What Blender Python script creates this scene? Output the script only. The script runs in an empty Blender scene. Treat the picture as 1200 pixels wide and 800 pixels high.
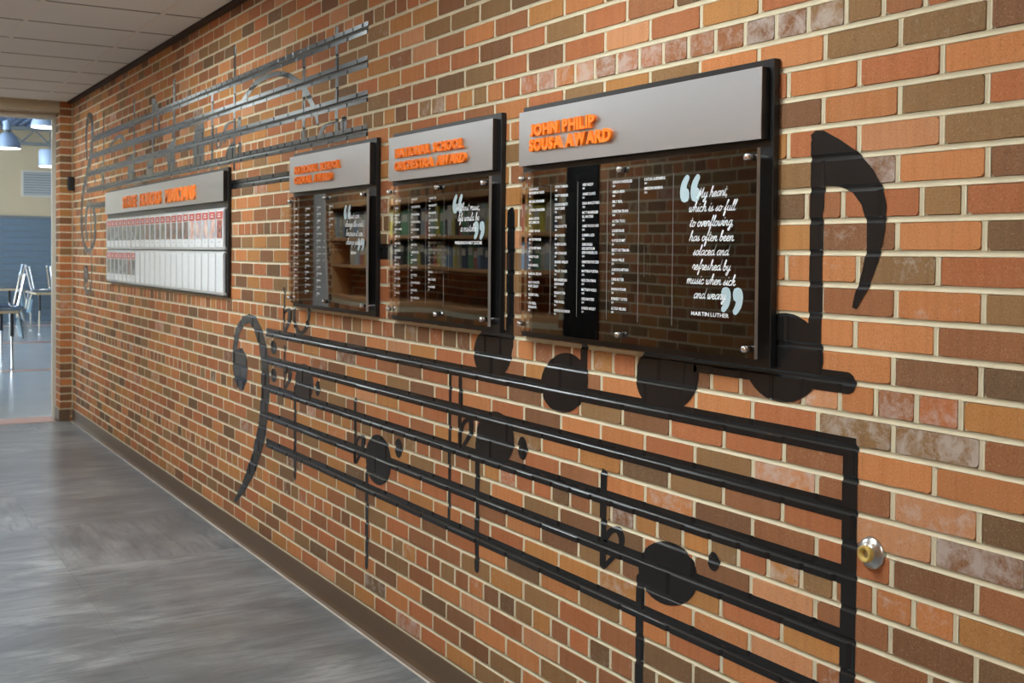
import bpy, math, random
from mathutils import Vector, Matrix
from mathutils.geometry import tessellate_polygon
random.seed(7)
scn = bpy.context.scene
col = scn.collection

# ------------------------------------------------------------------ camera
# metres; X runs along the brick wall, +Y goes into it (wall face is Y = 0), floor is Z = 0
FPX, YAW, PITCH, ROLL, CY = 1342.21, 1.0345944, 0.0242826, 0.0093581, 328.35
CAM = Vector((1.5778, -1.8312, 1.5254))
fwd = Vector((-math.sin(YAW)*math.cos(PITCH), math.cos(YAW)*math.cos(PITCH), -math.sin(PITCH)))
rgt0 = Vector((math.cos(YAW), math.sin(YAW), 0)); up0 = rgt0.cross(fwd)
rgt = math.cos(ROLL)*rgt0 + math.sin(ROLL)*up0
upv = -math.sin(ROLL)*rgt0 + math.cos(ROLL)*up0
cd = bpy.data.cameras.new('camera'); cam = bpy.data.objects.new('camera', cd); col.objects.link(cam)
cd.sensor_fit = 'HORIZONTAL'; cd.sensor_width = 36; cd.lens = FPX*36/1200
cd.shift_y = -(400-CY)/1200; cd.clip_start = .05; cd.clip_end = 200
cam.matrix_world = Matrix(((rgt.x, upv.x, -fwd.x, CAM.x), (rgt.y, upv.y, -fwd.y, CAM.y), (rgt.z, upv.z, -fwd.z, CAM.z), (0, 0, 0, 1)))
cd.dof.use_dof = True; cd.dof.focus_distance = 2.9; cd.dof.aperture_fstop = 9
scn.camera = cam

# ------------------------------------------------------------------ world, exposure
w = bpy.data.worlds.new('world'); scn.world = w; w.use_nodes = True
w.node_tree.nodes['Background'].inputs[0].default_value = (.9, .95, 1, 1)
w.node_tree.nodes['Background'].inputs[1].default_value = .25
vs = scn.view_settings
vs.view_transform = 'Standard'; vs.look = 'None'; vs.gamma = 1; vs.use_curve_mapping = False
vs.exposure = 1.97
LAMP = 9.0          # corridor ceiling lights
CAFE = 80.0        # daylight in the dining hall

def area(name, loc, rot, sx, sy, power, color):
    l = bpy.data.lights.new(name, 'AREA'); l.shape = 'RECTANGLE'; l.size = sx; l.size_y = sy; l.energy = power; l.color = color
    o = bpy.data.objects.new(name, l); col.objects.link(o); o.location = loc; o.rotation_euler = rot
    return o
area('added_daylight', (-17, -8.8, 2.6), (-math.pi/2, 0, 0), 11, 3.4, CAFE*6, (.84, .93, 1))  # area light added out of view to light the hall

# ------------------------------------------------------------------ helpers
def ray(x, y): return fwd + rgt*((x-600)/FPX) - upv*((y-CY)/FPX)
def onY(x, y, Y=0.0):
    d = ray(x, y); return CAM + d*((Y-CAM.y)/d.y)
def wp(x, y, Y=0.0):
    q = onY(x, y, Y); return (q.x, q.z)
def proj(p):
    d = Vector(p)-CAM; z = d.dot(fwd); return 600+FPX*d.dot(rgt)/z, CY-FPX*d.dot(upv)/z

def tag(o, label=None, cat=None, group=None, kind=None):
    if label: o['label'] = label
    if cat: o['category'] = cat
    if group: o['group'] = group
    if kind: o['kind'] = kind
    return o
def empty(name, loc=(0, 0, 0), rot=(0, 0, 0)):
    o = bpy.data.objects.new(name, None); col.objects.link(o); o.location = loc; o.rotation_euler = rot
    o.empty_display_size = .1
    return o
def new_mesh(name, verts, faces, mat=None, smooth=False, mats=None, fm=None):
    me = bpy.data.meshes.new(name); me.from_pydata([tuple(v) for v in verts], [], faces)
    for m in (mats or ([mat] if mat else [])): me.materials.append(m)
    if fm: me.polygons.foreach_set('material_index', fm)
    if smooth: me.polygons.foreach_set('use_smooth', [True]*len(me.polygons))
    me.update(); return me
def link(name, me, parent=None, loc=(0, 0, 0), rot=(0, 0, 0)):
    o = bpy.data.objects.new(name, me); col.objects.link(o); o.location = loc; o.rotation_euler = rot
    if parent: o.parent = parent
    return o
class MB:
    """collects shapes into one mesh"""
    def __init__(s): s.v = []; s.f = []; s.m = []
    def add(s, v, f, m=0):
        b = len(s.v); s.v += [tuple(p) for p in v]; s.f += [tuple(i+b for i in q) for q in f]; s.m += [m]*len(f); return s
    def box(s, x0, x1, y0, y1, z0, z1, bev=0, m=0):
        if bev <= 0:
            v = [(x, y, z) for z in (z0, z1) for y in (y0, y1) for x in (x0, x1)]
            return s.add(v, [(0, 2, 3, 1), (4, 5, 7, 6), (0, 1, 5, 4), (2, 6, 7, 3), (0, 4, 6, 2), (1, 3, 7, 5)], m)
        b = bev; v = []
        for (z, i) in ((z0, b), (z0+b, 0), (z1-b, 0), (z1, b)):
            # octagon-ish ring
            for (x, y) in ((x0+i+b*(i == 0), y0+i), (x1-i-b*(i == 0), y0+i), (x1-i, y0+i+b*(i == 0)), (x1-i, y1-i-b*(i == 0)), (x1-i-b*(i == 0), y1-i), (x0+i+b*(i == 0), y1-i), (x0+i, y1-i-b*(i == 0)), (x0+i, y0+i+b*(i == 0))):
                v.append((x, y, z))
        f = []
        for k in range(3):
            for j in range(8):
                a, c = k*8+j, k*8+(j+1) % 8
                f.append((a, c, c+8, a+8))
        f.append(tuple(range(7, -1, -1))); f.append(tuple(range(24, 32)))
        return s.add(v, f, m)
    def tube(s, pts, r, n=8, cap=True, m=0):
        pts = [Vector(p) for p in pts]; rs = r if isinstance(r, (list, tuple)) else [r]*len(pts)
        rings = []; prev = None
        for i, p in enumerate(pts):
            t = (pts[min(i+1, len(pts)-1)]-pts[max(i-1, 0)]).normalized()
            if prev is None:
                a = Vector((0, 0, 1)) if abs(t.z) < .9 else Vector((1, 0, 0)); nx = t.cross(a).normalized()
            else:
                nx = (prev - t*prev.dot(t)).normalized()
            prev = nx; ny = t.cross(nx)
            rings.append([p+(nx*math.cos(k*2*math.pi/n)+ny*math.sin(k*2*math.pi/n))*rs[i] for k in range(n)])
        v = [q for rg in rings for q in rg]; f = []
        for i in range(len(pts)-1):
            for k in range(n):
                a, b = i*n+k, i*n+(k+1) % n; f.append((a, b, b+n, a+n))
        if cap: f.append(tuple(range(n-1, -1, -1))); f.append(tuple(range((len(pts)-1)*n, len(pts)*n)))
        return s.add(v, f, m)
    def lathe(s, prof, n=24, c=(0, 0, 0), axis='z', m=0):
        v = []; f = []
        for (r, h) in prof:
            for k in range(n):
                a = k*2*math.pi/n
                if axis == 'z': v.append((c[0]+r*math.cos(a), c[1]+r*math.sin(a), c[2]+h))
                else: v.append((c[0]+r*math.cos(a), c[1]-h, c[2]+r*math.sin(a)))   # axis -y (out of the wall)
        for i in range(len(prof)-1):
            for k in range(n):
                a, b = i*n+k, i*n+(k+1) % n; f.append((a, b, b+n, a+n))
        return s.add(v, f, m)
    def build(s, name, mat, parent=None, loc=(0, 0, 0), rot=(0, 0, 0), smooth=False):
        mats = mat if isinstance(mat, list) else [mat]
        return link(name, new_mesh(name, s.v, s.f, smooth=smooth, mats=mats, fm=s.m), parent, loc, rot)
def copy_tree(o, parent=None):
    c = o.copy(); col.objects.link(c); c.parent = parent
    for ch in list(o.children): copy_tree(ch, c)
    return c

# ------------------------------------------------------------------ materials
def lin(r, g, b):
    f = lambda c: (c/255/12.92) if c/255 <= .04045 else ((c/255+.055)/1.055)**2.4
    return (f(r), f(g), f(b))
class NT:
    def __init__(s, name):
        s.mat = bpy.data.materials.new(name); s.mat.use_nodes = True
        s.t = s.mat.node_tree; s.b = s.t.nodes['Principled BSDF']; s.out = s.t.nodes['Material Output']
    def n(s, ty, **kw):
        nd = s.t.nodes.new(ty)
        for k, v in kw.items():
            if isinstance(v, (int, float, str, bool)) and hasattr(nd, k): setattr(nd, k, v)
        return nd
    def l(s, a, b): s.t.links.new(a, b)
    def pos(s, scale=(1, 1, 1), rot=(0, 0, 0), obj=False):
        if obj: src = s.n('ShaderNodeTexCoord').outputs['Object']
        else: src = s.n('ShaderNodeNewGeometry').outputs['Position']
        m = s.n('ShaderNodeMapping'); m.inputs['Scale'].default_value = scale; m.inputs['Rotation'].default_value = rot
        s.l(src, m.inputs[0]); return m.outputs[0]
    def noise(s, vec, scale, detail=3, rough=.5, dist=0):
        nd = s.n('ShaderNodeTexNoise'); nd.inputs['Scale'].default_value = scale; nd.inputs['Detail'].default_value = detail
        nd.inputs['Roughness'].default_value = rough; nd.inputs['Distortion'].default_value = dist
        s.l(vec, nd.inputs['Vector']); return nd.outputs['Fac']
    def ramp(s, fac, stops):
        r = s.n('ShaderNodeValToRGB'); e = r.color_ramp.elements
        while len(e) < len(stops): e.new(.5)
        for i, (p, c) in enumerate(stops): e[i].position = p; e[i].color = (*c, 1) if len(c) == 3 else c
        s.l(fac, r.inputs[0]); return r.outputs[0]
    def mix(s, fac, a, b, mode='MIX'):
        m = s.n('ShaderNodeMix'); m.data_type = 'RGBA'; m.blend_type = mode
        for sock, v in ((m.inputs[0], fac), (m.inputs[6], a), (m.inputs[7], b)):
            if isinstance(v, (int, float)): sock.default_value = v
            elif isinstance(v, tuple): sock.default_value = (*v, 1) if len(v) == 3 else v
            else: s.l(v, sock)
        return m.outputs[2]
    def math(s, op, a, b=0.0, c=None):
        m = s.n('ShaderNodeMath'); m.operation = op
        for i, v in enumerate((a, b) if c is None else (a, b, c)):
            if isinstance(v, (int, float)): m.inputs[i].default_value = v
            else: s.l(v, m.inputs[i])
        return m.outputs[0]
    def bump(s, h, strength=.3, dist=.002):
        b = s.n('ShaderNodeBump'); b.inputs['Strength'].default_value = strength; b.inputs['Distance'].default_value = dist
        s.l(h, b.inputs['Height']); s.l(b.outputs[0], s.b.inputs['Normal'])
    def base(s, c):
        if isinstance(c, tuple): s.b.inputs['Base Color'].default_value = (*c, 1)
        else: s.l(c, s.b.inputs['Base Color'])
    def rough(s, v):
        if isinstance(v, (int, float)): s.b.inputs['Roughness'].default_value = v
        else: s.l(v, s.b.inputs['Roughness'])
def plain(name, c, rough=.5, metal=0, noise=.12, scale=30, bump=0, spec=None, emit=0):
    m = NT(name); v = m.pos()
    n = m.noise(v, scale)
    m.base(m.mix(n, tuple(x*(1-noise) for x in c), tuple(min(1, x*(1+noise)) for x in c)))
    m.rough(rough); m.b.inputs['Metallic'].default_value = metal
    if spec is not None: m.b.inputs['Specular IOR Level'].default_value = spec
    if bump: m.bump(n, bump, .001)
    if emit: m.b.inputs['Emission Color'].default_value = (*c, 1); m.b.inputs['Emission Strength'].default_value = emit
    return m.mat

def brick_mat(name, from_object):
    m = NT(name); v = m.pos()
    if from_object:
        a = m.n('ShaderNodeObjectInfo'); c, al = a.outputs['Color'], a.outputs['Alpha']
    else:
        a = m.n('ShaderNodeAttribute'); a.attribute_name = 'brick_color'; c, al = a.outputs['Color'], a.outputs['Alpha']
    big = m.noise(v, 14, 4, .6); fine = m.noise(v, 260, 4, .7)
    streak = m.noise(m.pos((55, 55, 4)), 1, 2)
    c1 = m.mix(m.ramp(big, [(.35, (0, 0, 0)), (.7, (1, 1, 1))]), c, (1.0, .93, .84), 'MULTIPLY')
    c1 = m.mix(m.math('MULTIPLY', m.ramp(streak, [(.45, (0, 0, 0)), (.7, (1, 1, 1))]), .35), c1, (.70, .66, .62), 'MULTIPLY')
    c1 = m.mix(m.ramp(fine, [(.30, (1, 1, 1)), (.46, (0, 0, 0))]), c1, m.mix(.55, c1, (.30, .20, .13), 'MULTIPLY'))
    c1 = m.mix(m.ramp(fine, [(.58, (0, 0, 0)), (.72, (.45, .45, .45))]), c1, (.62, .48, .33))
    eff = m.noise(v, 22, 6, .75, .4)
    eff = m.math('MULTIPLY', m.ramp(m.math('ADD', eff, m.math('MULTIPLY', al, .22)), [(.58, (0, 0, 0)), (.78, (1, 1, 1))]), .6)
    eff = m.math('MULTIPLY', eff, m.math('GREATER_THAN', al, .02))
    c1 = m.mix(eff, c1, (.56, .49, .44))
    m.base(c1); m.rough(.85); m.b.inputs['Specular IOR Level'].default_value = .3
    m.bump(m.math('ADD', fine, m.math('MULTIPLY', big, 1.5)), .45, .0018)
    return m.mat
M = {}
M['brick'] = brick_mat('fired_clay_brick', True)
M['brick_field'] = brick_mat('fired_clay_brick_field', False)
m = NT('lime_mortar'); v = m.pos(); n1 = m.noise(v, 20, 4); n2 = m.noise(v, 350, 4, .7)
m.base(m.mix(n1, lin(202, 190, 160), lin(226, 215, 186))); m.rough(.95); m.bump(m.math('ADD', n2, n1), .6, .002); M['mortar'] = m.mat
m = NT('black_wall_paint'); v = m.pos(); n1 = m.noise(v, 180, 5, .65); n2 = m.noise(v, 25, 3)
m.base(m.mix(n2, (.006, .0062, .0068), (.012, .012, .0125))); m.rough(.27)
m.bump(m.math('ADD', n1, n2), .10, .0003); M['paint'] = m.mat
# corridor floor: brushed grey vinyl tiles
def floor_mat(name, along_y):
    m = NT(name)
    sc = lambda k: (k, 1, 1) if along_y else (1, k, 1)              # brushed streaks
    n1 = m.noise(m.pos(sc(2.5)), 2.0, 7, .66, .6); n2 = m.noise(m.pos(sc(9)), 3.2, 5, .7)
    n3 = m.noise(m.pos(sc(3)), 1.3, 4, .6); n4 = m.noise(m.pos(), 1.1, 3)
    c = m.ramp(n1, [(.34, lin(96, 99, 102)), (.45, lin(115, 117, 119)), (.55, lin(134, 136, 137)), (.68, lin(158, 160, 160))])
    c = m.mix(m.ramp(n3, [(.54, (0, 0, 0)), (.72, (.4,)*3)]), c, lin(130, 124, 110))
    c = m.mix(m.ramp(n4, [(.38, (.6,)*3), (.56, (0, 0, 0))]), c, lin(92, 94, 96))
    c = m.mix(m.ramp(n2, [(.36, (.6,)*3), (.52, (0, 0, 0))]), c, lin(82, 83, 85))
    m.base(c); m.rough(.29)
    return m.mat
M['floor_a'] = floor_mat('brushed_vinyl_tile', True); M['floor_b'] = floor_mat('brushed_vinyl_tile_turned', False)
M['floor_base'] = plain('floor_slab', lin(95, 92, 88), .6)
m = NT('ceiling_tile'); v = m.pos(); n1 = m.noise(v, 220, 4, .7); n2 = m.noise(v, 3)
m.base(m.mix(n1, lin(222, 224, 222), lin(236, 238, 236))); m.rough(.95); m.bump(n1, .5, .003); M['ceil'] = m.mat
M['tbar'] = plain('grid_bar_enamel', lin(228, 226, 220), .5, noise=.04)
M['tee'] = plain('painted_shadow_tee', lin(92, 86, 78), .7)  # dark colour paints the shadow line between ceiling tiles
M['dark_strip'] = plain('dark_brown_strip', lin(52, 38, 30), .6)
M['base'] = plain('brown_vinyl_base', lin(98, 76, 54), .45, noise=.08, scale=8)
M['base_toe_highlight'] = plain('base_toe_highlight', lin(190, 180, 165), .4, noise=.1)  # pale colour paints the highlight along the cove toe
M['board'] = plain('black_laminate', (.0085, .0085, .009), .38, noise=.1, scale=12)
def brushed(name, c, r):
    m = NT(name); v = m.pos((2, 2, 900)); n = m.noise(v, 1, 3)
    m.base(m.mix(n, tuple(x*.93 for x in c), c)); m.b.inputs['Metallic'].default_value = 1
    m.rough(r); m.b.inputs['Anisotropic'].default_value = .3; m.bump(n, .16, .0005); return m.mat
M['alu'] = brushed('brushed_aluminium', (.56, .575, .60), .38)
M['orange'] = plain('orange_acrylic', lin(255, 126, 6), .35, noise=.02)
M['white'] = plain('white_vinyl_lettering', lin(240, 242, 244), .6, noise=.02)
M['quote'] = plain('pale_blue_vinyl_print', lin(172, 192, 198), .6, noise=.03)
M['line'] = plain('thin_grey_print', lin(150, 148, 145), .6, noise=.03)
M['chrome'] = plain('polished_steel', (.78, .78, .78), .12, 1, noise=.03)
M['steel'] = plain('satin_steel', (.55, .54, .52), .28, 1, noise=.08)
M['rubber'] = plain('tan_rubber', lin(190, 160, 84), .55, noise=.1)
M['black'] = plain('black_plastic', (.012, .012, .013), .5)
m = NT('clear_acrylic'); fr = m.n('ShaderNodeFresnel'); fr.inputs[0].default_value = 1.5
tr = m.n('ShaderNodeBsdfTransparent'); tr.inputs[0].default_value = (.96, .965, .97, 1)
gl = m.n('ShaderNodeBsdfGlossy'); gl.inputs['Roughness'].default_value = .02; mx = m.n('ShaderNodeMixShader')
wv = m.noise(m.pos(), 5, 1)
coat = m.math('MULTIPLY', fr.outputs[0], 2.2); m.l(m.math('MINIMUM', coat, 1.0), mx.inputs[0]); m.l(tr.outputs[0], mx.inputs[1]); m.l(gl.outputs[0], mx.inputs[2]); m.l(mx.outputs[0], m.out.inputs[0])
m.t.nodes.remove(m.b); M['acrylic'] = m.mat
M['acrylic_edge'] = plain('polished_acrylic_edge', lin(140, 134, 128), .3, noise=.05)
M['wood'] = plain('varnished_oak', lin(206, 154, 104), .4, noise=.15, scale=9)
M['beige'] = plain('beige_paint', lin(190, 176, 150), .8, noise=.05)
M['cream'] = plain('cream_paint', lin(192, 174, 142), .85, noise=.04)
M['frame'] = plain('off_white_frame', lin(205, 200, 188), .5, noise=.04)
M['shutter'] = plain('blue_grey_panel', lin(104, 120, 132), .55, noise=.05)
M['white_col'] = plain('white_column_paint', lin(232, 230, 224), .6, noise=.03)
M['cafe_floor'] = plain('pale_terrazzo', lin(182, 186, 186), .22, noise=.08, scale=2)
M['stripe'] = plain('terracotta_floor_stripe', lin(205, 140, 105), .3, noise=.08)
M['pink'] = plain('pink_threshold_strip', lin(205, 165, 150), .4, noise=.06)
M['deck'] = plain('blue_grey_roof_deck', lin(118, 140, 175), .6, noise=.06)
M['duct'] = plain('grey_steel_joist', lin(120, 124, 124), .6, noise=.06)
M['lamp_shell'] = plain('pale_blue_enamel', lin(176, 194, 215), .4, noise=.04)
M['grille'] = plain('grey_grille', lin(176, 178, 174), .6, noise=.04)
M['table_edge'] = plain('maple_table_edge', lin(205, 180, 140), .45, noise=.1)
M['seat'] = plain('blue_grey_seat_shell', lin(110, 135, 145), .4, noise=.05)
M['lamp_glow'] = plain('lamp_diffuser', (1, .98, .95), .5, noise=0, emit=6)
M['troffer'] = plain('troffer_diffuser', (.90, 1, 1.03), .6, noise=0, emit=LAMP)
M['troffer_dim'] = plain('dimmed_troffer_diffuser', (.90, 1, 1.0), .6, noise=0, emit=LAMP*.8)  # same fixture, dimmed to keep the far wall darker
M['added_window_glow'] = plain('added_glow_pane', (.85, .93, 1), .3, noise=0, emit=1.0)  # glow of the unseen window added to light the hall

# ------------------------------------------------------------------ lettering
def text_mesh(s, offset=0, extrude=0, bevel=0):
    c = bpy.data.curves.new('t', 'FONT'); c.body = s; c.size = 1; c.offset = offset; c.extrude = extrude; c.bevel_depth = bevel
    c.bevel_resolution = 1; c.resolution_u = 3
    o = bpy.data.objects.new('t', c); col.objects.link(o); bpy.context.view_layer.update()
    me = o.evaluated_get(bpy.context.evaluated_depsgraph_get()).to_mesh()
    r = ([tuple(v.co) for v in me.vertices], [tuple(p.vertices) for p in me.polygons])
    o.evaluated_get(bpy.context.evaluated_depsgraph_get()).to_mesh_clear()
    bpy.data.objects.remove(o); bpy.data.curves.remove(c); return r
_gc = {}
def glyph(ch, style):
    k = (ch, style)
    if k not in _gc:
        v, f = text_mesh(ch, *style)
        if ch == 'J':                                            # stand the J on the baseline
            lo = min(p[1] for p in v); hi = max(p[1] for p in v); v = [(p[0], -style[0]+(p[1]-lo)*(hi+style[0])/(hi-lo), p[2]) for p in v]
        x0 = min(p[0] for p in v); x1 = max(p[0] for p in v)
        _gc[k] = ([(p[0]-x0, p[1], p[2]) for p in v], f, x1-x0)
    return _gc[k]
CAPH = None
def layout(s, style, gap=.075, space=.26):
    """[(glyph, x)], total width, in units of font size"""
    x = 0; out = []
    for ch in s:
        if ch == ' ': x += space; continue
        g = glyph(ch, style); out.append((g, x)); x += g[2]+gap
    return out, x-gap
FLAT = (.012, 0, 0); BOLD = (.028, 0, 0)
def cap_height():
    v = glyph('H', FLAT)[0]; return max(p[1] for p in v)-min(p[1] for p in v)
CAPH = cap_height()
def flat_line(mb, s, X, Z, cap, Y, xs=1.0, width=None, style=FLAT, slope=0, right=None):
    """write a line of flat capitals on plane Y into a mesh collector"""
    lay, wd = layout(s, style); sc = cap/CAPH
    sx = (width/wd) if width else sc*xs
    for (g, x) in lay:
        mb.add([(X+(x+p[0])*sx, Y, Z+slope*(x+p[0])*sx+p[1]*sc) for p in g[0]], g[1])
    return wd*sx
RAISED = (.046, .09, .004)
def raised_line(s, X0, X1, Z, cap, Y, thick, parent, off, weight=.046, space=.36):
    lay, wd = layout(s, (weight,)+RAISED[1:], gap=.05, space=space); sx = (X1-X0)/wd; sc = cap/CAPH
    sy = thick/(2*(RAISED[1]+RAISED[2]))
    for (g, x) in lay:
        me = new_mesh('letter', [(p[0]*sx, -p[2]*sy, p[1]*sc) for p in g[0]], g[1], M['orange'])
        link('letter', me, parent, (X0+x*sx-off[0], Y-thick/2-off[1], Z-off[2]))

# cursive strokes: x-height 1, baseline 0
SC = {
'a': (1.0, [[(.85,.8),(.55,1),(.2,.75),(.1,.3),(.3,0),(.6,.2),(.82,.7),(.85,1)], [(.85,1),(.8,.4),(.85,.05),(1.1,.2)]]),
'b': (.9, [[(.05,.2),(.35,1.4),(.4,2),(.25,2.1),(.15,1.6),(.12,.4),(.3,0),(.6,.2),(.7,.6),(.5,.95),(.2,.6)], [(.62,.75),(.95,.75)]]),
'c': (.8, [[(.7,.8),(.5,1),(.2,.8),(.1,.35),(.3,0),(.6,.05),(.85,.3)]]),
'd': (1.05, [[(.8,.8),(.5,1),(.15,.7),(.1,.3),(.3,0),(.6,.2),(.85,1),(.95,2.1)], [(.95,2.1),(.8,.4),(.9,.02),(1.15,.2)]]),
'e': (.8, [[(.05,.35),(.45,.5),(.6,.8),(.4,1),(.15,.75),(.1,.3),(.35,0),(.65,.08),(.85,.3)]]),
'f': (.7, [[(0,.2),(.4,1.2),(.6,2),(.45,2.1),(.35,1.5),(.3,.2),(.2,-.9),(.35,-.95),(.45,-.3),(.4,.1),(.75,.3)]]),
'g': (.95, [[(.8,.8),(.5,1),(.15,.7),(.1,.3),(.3,0),(.6,.2),(.82,1)], [(.82,1),(.75,0),(.6,-.8),(.35,-.95),(.25,-.7),(.6,-.2),(1,.2)]]),
'h': (1.0, [[(.05,.2),(.35,1.4),(.42,2),(.27,2.1),(.17,1.5),(.1,0)], [(.1,.1),(.3,.75),(.55,1),(.72,.8),(.65,.2),(.8,0),(1.05,.2)]]),
'i': (.5, [[(0,.2),(.25,1),(.2,.2),(.3,0),(.55,.2)], [(.32,1.45),(.36,1.55)]]),
'k': (1.0, [[(.05,.2),(.35,1.4),(.42,2),(.27,2.1),(.17,1.5),(.1,0)], [(.15,.5),(.5,.95),(.65,.85),(.5,.6),(.3,.5),(.6,.05),(.75,0),(1,.25)]]),
'l': (.5, [[(0,.2),(.35,1.4),(.42,2),(.28,2.1),(.17,1.4),(.15,.2),(.3,0),(.55,.2)]]),
'm': (1.45, [[(0,.6),(.15,1),(.1,0)], [(.1,.1),(.3,.75),(.48,1),(.6,.8),(.55,0)], [(.55,.1),(.75,.75),(.95,1),(1.1,.8),(1.05,.2),(1.2,0),(1.5,.2)]]),
'n': (1.0, [[(0,.6),(.15,1),(.1,0)], [(.1,.1),(.3,.75),(.5,1),(.66,.8),(.6,.2),(.75,0),(1.05,.2)]]),
'o': (.85, [[(.5,1),(.2,.85),(.1,.35),(.3,0),(.6,.15),(.7,.6),(.5,1),(.6,.8),(.95,.8)]]),
'p': (.95, [[(0,.4),(.2,1),(.1,-.9)], [(.15,.4),(.35,.95),(.65,.9),(.7,.4),(.4,0),(.2,.15)], [(.5,.02),(1,.2)]]),
'r': (.75, [[(0,.3),(.2,1.05),(.3,.9),(.55,.95),(.5,.2),(.6,0),(.8,.2)]]),
's': (.7, [[(0,.2),(.35,.9),(.4,1.05),(.35,.7),(.5,.3),(.3,0),(.1,.1)], [(.4,.05),(.75,.25)]]),
't': (.6, [[(0,.3),(.3,1.1),(.35,1.8)], [(.35,1.8),(.2,.3),(.3,0),(.65,.25)], [(.02,1.2),(.62,1.25)]]),
'u': (1.0, [[(0,.5),(.2,1),(.12,.3),(.3,0),(.55,.2),(.75,1)], [(.75,1),(.7,.2),(.8,0),(1.05,.2)]]),
'v': (.8, [[(0,.6),(.15,1),(.25,.1),(.35,0),(.6,.5),(.65,1),(.95,.85)]]),
'w': (1.15, [[(0,.6),(.15,1),(.15,.2),(.3,0),(.5,.4),(.55,.9)], [(.55,.9),(.55,.2),(.7,0),(.95,.5),(.95,1),(1.2,.85)]]),
'y': (.95, [[(0,.5),(.2,1),(.12,.3),(.3,0),(.55,.2),(.75,1)], [(.75,1),(.65,-.2),(.5,-.85),(.25,-.9),(.2,-.6),(.6,-.15),(1,.2)]]),
'M': (1.75, [[(.05,0),(.25,.1),(.5,1.2),(.6,1.95)], [(.6,1.95),(.75,.3)], [(.75,.3),(1.1,1.3),(1.35,1.95)], [(1.35,1.95),(1.3,.3),(1.4,0),(1.75,.2)]]),
'W': (1.75, [[(.05,1.7),(.25,1.95),(.3,.8),(.3,0)], [(.3,0),(.7,1),(.9,1.9)], [(.9,1.9),(.85,0)], [(.85,0),(1.3,1),(1.5,1.95),(1.75,1.8)]]),
',': (.4, [[(.2,.12),(.1,-.35)]]), '.': (.4, [[(.15,.05),(.2,.1)]]),
}
def spline(pts, n=5):
    if len(pts) < 3: return pts
    P = [pts[0]]+list(pts)+[pts[-1]]; out = []
    for i in range(1, len(P)-2):
        a, b, c, d = P[i-1:i+3]
        for k in range(n):
            t = k/n
            out.append(tuple(.5*(2*b[j]+(c[j]-a[j])*t+(2*a[j]-5*b[j]+4*c[j]-d[j])*t*t+(3*b[j]-a[j]-3*c[j]+d[j])*t**3) for j in (0, 1)))
    return out+[pts[-1]]
def ribbon(pts, wd):
    """2D stroke outline as quads: verts, faces; wd a number or one per point"""
    ws = wd if isinstance(wd, (list, tuple)) else [wd]*len(pts)
    v = []; f = []
    for i, p in enumerate(pts):
        a = pts[max(i-1, 0)]; b = pts[min(i+1, len(pts)-1)]
        dx, dy = b[0]-a[0], b[1]-a[1]; L = math.hypot(dx, dy) or 1; nx, ny = -dy/L*ws[i]/2, dx/L*ws[i]/2
        v += [(p[0]+nx, p[1]+ny), (p[0]-nx, p[1]-ny)]
        if i: f.append((2*i-2, 2*i-1, 2*i+1, 2*i))
    for i in (0, len(pts)-1):                                    # round ends
        b = len(v); p = pts[i]
        v += [(p[0]+ws[i]/2*math.cos(k*math.pi/3), p[1]+ws[i]/2*math.sin(k*math.pi/3)) for k in range(6)]; f.append(tuple(range(b, b+6)))
    return v, f
def script_line(mb, s, X0, X1, Z0, Z1, xh, Y, thick=.21, slant=.30):
    x = 0; strokes = []
    for ch in s:
        if ch == ' ': x += .55; continue
        wd, st = SC[ch]
        for q in st: strokes.append([(px+x+slant*pz, pz) for (px, pz) in spline(q)])
        x += wd
    sx = (X1-X0)/x
    for q in strokes:
        pts = [(X0+a*sx, Z0+(Z1-Z0)*a/x+b*xh) for a, b in q]
        v, f = ribbon(pts, thick*xh)
        mb.add([(a, Y, b) for a, b in v], f)
QUOTE = [(.70,1),(.95,.96),(1,.85),(.86,.74),(.74,.62),(.70,.52),(.92,.46),(1,.32),(.99,.18),(.85,.05),(.5,0),(.18,.06),(.04,.2),(0,.36),(.06,.56),(.2,.74),(.45,.9)]
def quote_mark(mb, X0, X1, Z0, Z1, Y, flip):
    pts = [(X0+(X1-X0)*((1-a) if flip else a), Z0+(Z1-Z0)*((1-b) if flip else b)) for a, b in QUOTE]
    tri = tessellate_polygon([[Vector((a, b, 0)) for a, b in pts]])
    mb.add([(a, Y, b) for a, b in pts], [tuple(t) for t in tri]).build('quote_mark', M['quote'], sh)

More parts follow.
